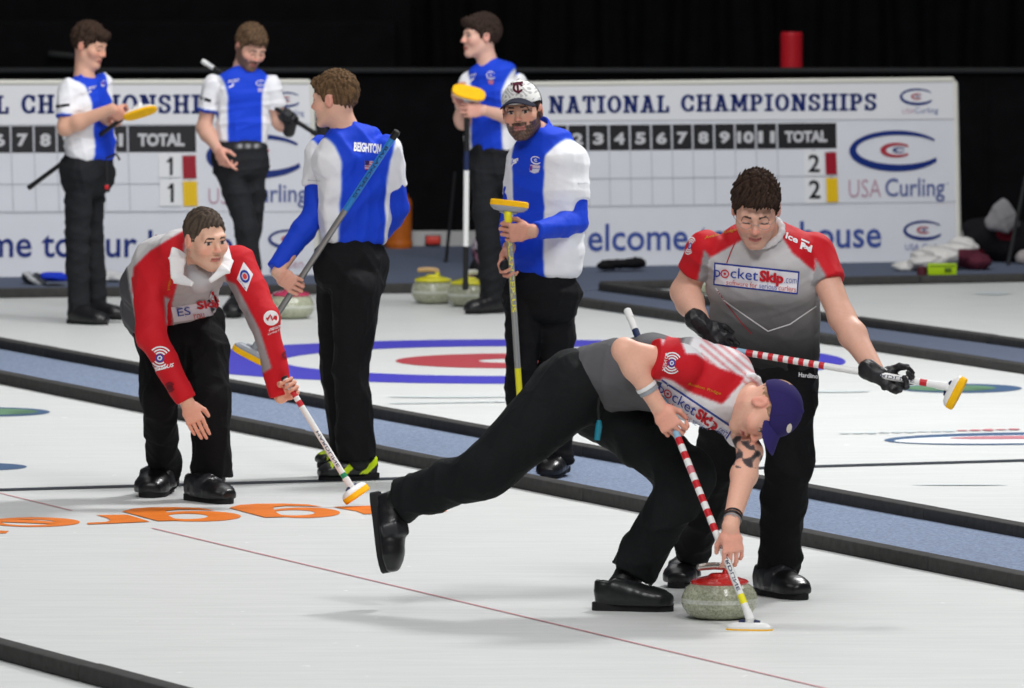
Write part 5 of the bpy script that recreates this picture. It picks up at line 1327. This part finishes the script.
    p.trousers(hips, legs, (17, 17, 19), u, fold=(.022, 14))
    shoe('shoe', p.root, G(166, 491), G(148, 498.5), col=(20, 20, 22), strap=True, h=.005)
    shoe('shoe', p.root, G(187, 499.5), G(232, 504.5), col=(20, 20, 22), strap=True, h=.005)
    broom('white broom with two red bands, held by the player bending forward', tip, nk, [(0, .1, 'white_pl'), (.1, .17, 'red_st'), (.17, .21, 'white_pl'), (.21, .26, 'red_st'), (.26, .9, 'white_pl'), (.9, .94, 'green_st'), (.94, 1, 'white_pl')], V3(.5, .62, .3), V3(.55, -.1, -.8), headw=.075, headd=.034, text=('HARDLINE', .5, .84, 'navy_pr', .01, .9), collar=.0)
player_six()
# ================= 7  lunging sweeper
def player_seven():
    p = Person(608, 'person in a dark cap lunging low over the red-handled stone, one leg stretched back', 7, .0042)
    f = nrm((.55, -.55, -.6)); u = nrm(V3(.35, .9, -.2))
    ax_t = nrm(p.J(742, 394, -.25) - p.J(598, 382, 0)); u = nrm(V3(.5, .8, -.25) - ax_t * (V3(.5, .8, -.25) @ ax_t))
    W = lambda x, y, dz, a, b: (p.J(x, y, dz), a, b)
    tst = [W(590, 378, .0, .16, .125), W(618, 376, -.02, .165, .13), W(655, 372, -.08, .175, .138), W(692, 379, -.15, .19, .15), W(722, 389, -.2, .18, .15), W(742, 397, -.25, .1, .1)]
    hst = [W(598, 380, 0, .155, .125), W(578, 384, .0, .17, .14), W(568, 392, .01, .16, .13)]
    legs = [[(568, 395, -.07, 39), (482, 473, -.12, 27), (399, 501, .04, 22.5)], [(598, 402, .1, 38), (690, 476, .0, 27), (630, 574, .0, 24)]]
    p.body.chain([(c, a * .8, b * .8) for c, a, b in tst], u, k=.03, lab=6); p.body.chain([(c, a * .8, b * .8) for c, a, b in [tst[0]] + hst[1:]], u, k=.03, lab=6)
    for L in legs:
        pts = [(p.J(*q[:3]), p.r(q[3]) * .6) for q in L]
        for i in range(2): p.body.rc(pts[i][0], pts[i + 1][0], pts[i][1], pts[i + 1][1], k=.03, lab=5)
    p.body.rc(p.J(402, 499, .04), p.J(385, 508, .06), .042, .04, k=.02, lab=5); p.body.rc(p.J(630, 570, .0), p.J(611, 594, -.06), .042, .04, k=.02, lab=5)
    p.head(766, 411, -.36, (-.16, -.3, -.94), (.93, -.3, -.08), sc_=1.07, hair=(120, 92, 70), skin=(232, 178, 154), stubble=.1)
    p.neck(p.J(738, 396, -.24), .062)
    shR, shL = p.J(682, 366, -.34), p.J(735, 412, -.08)
    elR, elL = p.J(624, 350, -.42), p.J(750, 452, -.34)
    tip, nk = p.J(628, 312, -.05), G(750, 630) + V3(0, 0, .055); nk = at(749.5, 617, nk[1]); sd = nrm(nk - tip)
    sp = lambda y: tip + (nk - tip) * (y - 312) / (617 - 312)
    hd = nrm(V3(.5, -.12, -.8)); hn = V3(.3, .95, .05); hn = nrm(hn - hd * (hn @ hd)); gR = open_hand(sp(426) - hd * .088 - hn * .034, hd, hn, 'R', curl=(.75, 1.0, .7), thumb=.7, k=1.08)
    Pl = sp(551); hD = V3(.12, -.1, -.95); hN = nrm(V3(-.25, .9, 0)); hN = nrm(hN - nrm(hD) * (hN @ nrm(hD)))
    hL = open_hand(Pl - nrm(hD) * .085 - hN * .034 + V3(.03, 0, 0), hD, hN, 'L', curl=(.5, .6, .4), thumb=.55, k=1.03)
    p.arm(shR, elR, gR, r=(.052, .043, .045, .03)); p.arm(shL, elL, hL, r=(.054, .046, .048, .031)); p.hand(gR); p.hand(hL)
    def tattoo(P, lab, c, q):
        x, y = proj(P); m = (lab == 3) & (x > 732) & (x < 772) & (y > 436) & (y < 468) & (P[:, 1] < p.Y0 - .12)
        n = np.sin(x * .42 + 1.9 * np.sin(y * .33)) + np.sin(y * .4 + 1.6 * np.sin(x * .3)); c[m & (n > .0)] = (112, 98, 94); c[m & (n > .7)] = (70, 64, 66)
        return c
    p.finish(extra=tattoo)
    p.hair((176, 138, 112), front=.05, thick=.0015, tuft=.0006)
    def lg(d): d.ring((789, 428), 0, 4.2, (222, 212, 200), ((.5, -.9), (.4, .6)))
    p.cap(lambda q: np.tile(V3(46, 38, 92), (len(q), 1)) * (1 - .12 * ((np.abs(np.arctan2(q[:, 0], q[:, 1] + .012) * 3 / math.pi % 1 - .5) > .485)))[:, None], (50, 42, 100), lg)
    S = Solid(); S.chain(tst, u, k=.05, lab=1)
    eR = shR + (elR - shR) * .52; eL = shL + (elL - shL) * .55
    sleeve(S, [(shR, .086), (eR, .078)], 2); sleeve(S, [(shL, .078), (eL, .07)], 3)
    S.ell(p.J(756, 402, -.3), (.075, .075, .075), k=.01, op='s')
    red = [(668, 334), (648, 374), (672, 380), (690, 392), (722, 404), (740, 384), (744, 377), (714, 366), (696, 354), (686, 354), (678, 334)]
    def cf(P, lab):
        x, y = proj(P); c = np.tile(V3(226, 224, 226), (len(P), 1))
        g = x + .45 * (y - 375) ; m = (lab == 1) & (g < 668); c[m] = V3(86, 85, 88)
        c[(lab == 1) & (g < 676) & (g >= 668)] = V3(150, 148, 150)
        near = P[:, 1] < p.Y0 + .08
        c[inpoly(x, y, red) & near] = RD
        c[(lab == 2) & (x < 662 + .0 * y) & (y < 380)] = RD
        far = (P[:, 1] > p.Y0 - .05) & (x > 716); c[far & (lab == 3)] = RD
        sl = (lab == 1) & ~inpoly(x, y, red) & (y < 385) & (x > 700) & (np.sin((x - 1.2 * y) * .62) > .72); c[sl] = V3(206, 90, 96)
        return c
    def pr(d):
        radio(d, (671.5, 363), 11, ((.95, .15), (-.15, 1.0))); 
        d.text('TESN.US', (661.5, 371), (4, -18), (3, .5), WH, .0)
        d.text('Avalon Ridge', (687, 385), (33, 10.5), (1.2, -3.4), GOLD, .0)
        fp = patch(d, ((662, 379), (734, 427), (723, 446), (655, 397)), (60, 80, 160), (.02, .09)); sponsor(d, fp)
    jr = p.garment('jersey', S, cf, .006, (.006, 20), pr)
    S = Solid(); n = 14; cc = p.J(744, 394, -.26); na = nrm(p.J(768, 411, -.36) - cc); ua = nrm(np.cross(na, V3(0, 0, 1))); va = np.cross(na, ua)
    pts = [cc + (ua * math.cos(2 * math.pi * i / n) + va * math.sin(2 * math.pi * i / n)) * .076 for i in range(n + 1)]
    for i in range(n): S.rc(pts[i], pts[i + 1], .014, .014, k=.008)
    P, F, lab = S.mesh(.0045); link_mesh('collar', P, F, M['jersey'], parent=jr, cols=flat((232, 230, 232))(P))
    S = Solid(); S.chain(hst, u, k=.05, lab=1)
    for L in legs: sleeve(S, [(p.J(*q[:3]), p.r(q[3])) for q in L], 2, .04)
    p.garment('trousers', S, lambda P, lab: np.tile(V3(22, 24, 25), (len(P), 1)), .0065, (.022, 13), None, 'trouser')
    b = MB(); q = p.J(599, 398, -.2); b.tube([q, p.J(598, 408, -.2), p.J(599, 420, -.2)], .006, M['black_pl'], 8); b.tube([p.J(599, 420, -.2), p.J(599, 426, -.2), p.J(597, 440, -.2)], [.008, .014, .012], M['teal'], 10); b.build('key_cord', p.root)
    b = MB(); a0 = elR + (gR['w'] - elR) * .62; a1 = elR + (gR['w'] - elR) * .68; a2 = elR + (gR['w'] - elR) * .75; b.tube([a0, a1], .042, M['white_pl'], 18, False); b.tube([a1 + (a2 - a1) * .1, a2], 0.0395, M['grey_pl'], 18, False); b.build('wristband', p.root)
    b = MB(); a0 = elL + (hL['w'] - elL) * .84; dd = nrm(hL['w'] - elL); b.tube([a0, a0 + dd * .012], .037, M['black_pl'], 18, False); b.tube([a0 + dd * .016, a0 + dd * .03], .0365, M['black_pl'], 18, False); b.tube([a0 + dd * .034, a0 + dd * .042], .036, M['grey_pl'], 18, False); b.tube([a0 + dd * .02 + V3(0, -.034, 0), a0 + dd * .02 + V3(0, -.042, .0)], .014, M['grey_pl'], 14); b.build('wristwatch', p.root)
    shoe('shoe', p.root, p.J(371, 491, .08), p.J(383, 577, .02), up=(1, -.25, .2), col=(20, 20, 22), strap=True, h=.005, sole_h=.03)
    shoe('shoe', p.root, G(591, 610), G(677, 611.5), col=(24, 26, 26), h=.005, sole_h=.028, laces=True)
    st = [(0, .06, 'white_pl'), (.06, .16, 'navy_pr'), (.16, .42, 'lightblue')]; t = .42
    for i, m in enumerate(['red_st', 'white_pl', 'red_st', 'white_pl', 'pink_st', 'white_pl', 'red_st', 'white_pl', 'red_st', 'white_pl', 'red_st', 'white_pl', 'red_st']): st.append((t, t + .0235, m)); t += .0235
    st += [(t, .93, 'white_pl'), (.93, .96, 'lemon'), (.96, 1, 'white_pl')]
    broom('broom with red and white bands gripped by the lunging sweeper, pad on the ice', tip, nk, st, V3(.97, -.2, .0), V3(0, .0, -1), headw=.088, headd=.036, thick=2.8, text=('HARDLINE', .78, .92, 'navy_pr', .02, .9), cap='white_pl')
player_seven()
# ================= 8  standing sweeper with glasses
def player_eight():
    p = Person(597, 'person with glasses and black gloves in a red and grey jersey, standing behind the stone', 8, .0042)
    f = nrm((-.08, -1, 0)); u = V3(1, -.06, 0)
    tors = [(764, 226, -.12, 16, .9), (764, 238, -.1, 40), (763, 256, -.08, 56), (764, 285, -.05, 55), (765, 315, -.0, 53), (766, 342, .04, 51), (767, 356, .06, 52)]
    hips = [(766, 338, .05, 46), (765, 362, .08, 51), (764, 378, .1, 51)]
    legs = [[(738, 384, .1, 31), (716, 465, .22, 25), (691, 558, .5, 18)], [(790, 382, .1, 30), (788, 468, .02, 25), (777, 579, .1, 22)]]
    body_core(p, tors, u, hips, legs)
    p.head(756, 209, -.26, (-.05, -.86, -.5), (.02, 0, 1), sc_=1.1, hair=(52, 38, 32), skin=(222, 172, 150), lids=1, stubble=.12)
    p.neck(p.J(764, 236, -.12), .058)
    shR, shL = p.J(706, 249, -.08), p.J(815, 252, -.06)
    elR, elL = p.J(684, 292, .0), p.J(842, 318, -.2)
    tip, nk = p.J(706, 346, -.24), p.J(944, 386, -.5); sd = nrm(nk - tip)
    Pr = tip + (nk - tip) * (12 / 238.); Pl = tip + (nk - tip) * ((902 - 706) / 238.)
    gR = open_hand(p.J(703, 326, -.22), V3(.72, -.25, -.62), V3(.1, .95, -.15), 'R', curl=(.45, .7, .5), thumb=.4, k=1.04)
    hD = nrm(V3(.86, -.2, -.42)); hN = V3(.15, -.72, .55); hN = nrm(hN - hD * (hN @ hD))
    hL = open_hand(Pl - hD * .1 - hN * .034 + V3(0, 0, -.008), hD, hN, 'L', curl=(.8, .95, .6), thumb=.5, k=1.08)
    p.arm(shR, elR, gR, r=(.06, .05, .052, .034)); p.arm(shL, elL, hL, r=(.06, .05, .052, .034))
    p.finish()
    p.hair((54, 40, 33), front=.06, fringe=-.004, fx=-.016, thick=.010, tuft=.008)
    # glasses
    b = MB()
    for s_ in (-1, 1):
        pts = [p.hl(s_ * .033 + .021 * math.cos(t), .104 - .12 * abs(.021 * math.cos(t) * s_ + .0) , -.004 + .0145 * math.sin(t)) for t in [2 * math.pi * i / 20 for i in range(21)]]
        b.tube(pts, .0011, M['steel'], 6); b.tube([p.hl(s_ * .055, .1, 0), p.hl(s_ * .078, .06, .004), p.hl(s_ * .08, -.005, .004)], .0012, M['steel'], 6)
    b.tube([p.hl(-.012, .105, 0), p.hl(0, .108, .003), p.hl(.012, .105, 0)], .0011, M['steel'], 6); b.build('glasses', p.root)
    S = Solid(); S.chain(p.st(tors, u), u, k=.05, lab=1)
    eR = shR + (elR - shR) * .55; eL = shL + (elL - shL) * .48
    sleeve(S, [(shR, .078), (eR, .07)], 2); sleeve(S, [(shL, .08), (eL, .072)], 3)
    S.ell(p.J(761, 224, -.18), (.066, .07, .075), k=.01, op='s')
    r1 = [(746, 205), (700, 205), (660, 262), (660, 290), (697, 282), (704, 250), (709, 258), (743, 239), (742, 222)]
    r2 = [(778, 205), (779, 232), (792, 252), (815, 272), (815, 257), (826, 275), (824, 290), (850, 290), (850, 240), (815, 205)]
    def cf(P, lab):
        x, y = proj(P)
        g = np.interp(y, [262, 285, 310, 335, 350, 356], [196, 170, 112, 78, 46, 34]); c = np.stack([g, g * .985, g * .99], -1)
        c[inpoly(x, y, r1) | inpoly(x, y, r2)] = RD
        m = ((lab == 2) & inpoly(x, y, [(704, 250), (697, 284), (716, 284), (711, 258)])) | ((lab == 3) & inpoly(x, y, [(815, 257), (826, 275), (823, 292), (808, 290)])); c[m] = V3(150, 148, 150)
        return c
    def pr(d):
        fp = patch(d, ((714.5, 262.3), (799.5, 271.3), (797.5, 294.5), (713.5, 285.0)), (44, 62, 150), (.018, .07)); sponsor(d, fp)
        d.line([(737, 239), (731, 252), (727, 263)], 1.0, (180, 40, 50)); d.line([(718, 291), (727, 304), (741, 322), (752, 334)], 1.0, (150, 44, 54)); d.line([(716, 288), (724, 300), (746, 316), (768, 331), (790, 324), (816, 306)], 1.2, (206, 204, 206))
        d.text('Ice', (785, 238.5), (12, 5.5), (1.5, -6), WH, .03); d.text('Pad', (799.5, 249), (11, 4), (1.6, -7), WH, .09); d.line([(801, 239.5), (809, 243)], 1.6, WH)
        d.text('Avalon Ridge', (704.5, 240.5), (32, -8.5), (.6, -4), GOLD, .0)
        radio(d, (690.5, 246), 9, ((.55, .1), (-.3, 1.0)))
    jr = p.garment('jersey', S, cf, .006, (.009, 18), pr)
    S = Solid(); n = 16; cc = p.J(763, 232, -.16); na = nrm(p.J(758, 215, -.22) - cc); ua = nrm(np.cross(na, V3(0, 1, 0))); va = np.cross(na, ua)
    pts = [cc + (ua * math.cos(2 * math.pi * i / n) * .076 + va * math.sin(2 * math.pi * i / n) * .078) for i in range(n + 1)]
    for i in range(n): S.rc(pts[i], pts[i + 1], .013, .013, k=.008)
    P, F, lab = S.mesh(.0045); link_mesh('collar', P, F, M['jersey'], parent=jr, cols=flat((222, 218, 220))(P))
    def ptr(d): d.text('Hardline', (798, 376.5), (19, 2.2), (.2, -4.6), WH, .02)
    p.trousers(hips, legs, (17, 17, 19), u, fold=(.022, 14), prints=ptr)
    for g in (gR, hL):
        S = Solid(); p.hand(g, 1, S, .004); S.rc(g['w'] - g['D'] * .04, g['w'] + g['D'] * .01, .044, .037, k=.012, lab=1)
        P, F, lab = S.mesh(.0042, folds(.006, 60, 3)); link_mesh('glove', P, F, M['glove'], parent=p.root, cols=flat((26, 26, 29))(P))
    shoe('shoe', p.root, G(690, 581.5), G(677, 589), col=(20, 20, 22), strap=True, h=.005)
    shoe('shoe', p.root, G(757, 593.5), G(806, 600.5), col=(20, 20, 22), strap=True, h=.005)
    st = [(0, .1, 'lightblue'), (.1, .13, 'red_st'), (.13, .17, 'lightblue'), (.17, .2, 'red_st'), (.2, .22, 'white_pl')]; t = .22
    for i in range(14): st.append((t, t + .0215, ['red_st', 'white_pl', 'pink_st' if i == 4 else 'red_st', 'white_pl'][i % 4])); t += .0215
    st += [(t, .9, 'white_pl'), (.9, .93, 'red_st'), (.93, 1, 'white_pl')]
    broom('broom with red and white bands held level by the standing sweeper with glasses', tip, nk, st, V3(.42, -.25, .86), V3(.86, -.2, -.46), headw=.068, headd=.03, text=('HARDLINE', .68, .88, 'navy_pr', .0, .9))
player_eight()
# ================================================================== CAMERA, LIGHT, VIEW
cam = bpy.data.cameras.new('camera'); co = bpy.data.objects.new('camera', cam); COL.objects.link(co)
co.location = CAM; co.rotation_euler = (math.pi / 2 - TH, 0, 0)
cam.sensor_width = 36; cam.lens = FP / 1024 * 36; cam.clip_end = 300; cam.clip_start = 1
cam.dof.use_dof = True; cam.dof.focus_distance = 38.6; cam.dof.aperture_fstop = 8.0
sc.camera = co
def area(name, loc, tgt, size, power, col=(1, 1, 1), size_y=None):
    l = bpy.data.lights.new(name, 'AREA'); l.energy = power; l.size = size; l.color = col
    if size_y: l.shape = 'RECTANGLE'; l.size_y = size_y
    o = bpy.data.objects.new(name, l); COL.objects.link(o); o.location = loc
    o.rotation_euler = (Vector(tgt) - Vector(loc)).to_track_quat('-Z', 'Y').to_euler(); return o
area('arena_light', (5.5, 46, 11), (0, 40, 0), 1.8, 1300)
area('arena_light', (-3, 24, 12), (0, 41, .8), 4, 900)
area('arena_light', (5, 26, 12), (0, 40, .8), 3, 850)
area('arena_light', (0, 47, 12), (0, 47, 0), 9, 1000, size_y=26)
area('arena_light', (0, 48, 9.5), (0, 60, .6), 5, 380)
w = bpy.data.worlds.new('world'); sc.world = w; w.use_nodes = True
w.node_tree.nodes['Background'].inputs[0].default_value = (.5, .53, .58, 1); w.node_tree.nodes['Background'].inputs[1].default_value = .15
sc.view_settings.view_transform = 'Standard'; sc.view_settings.look = 'None'; sc.view_settings.exposure = 0.03; sc.view_settings.gamma = 1; sc.view_settings.use_curve_mapping = False
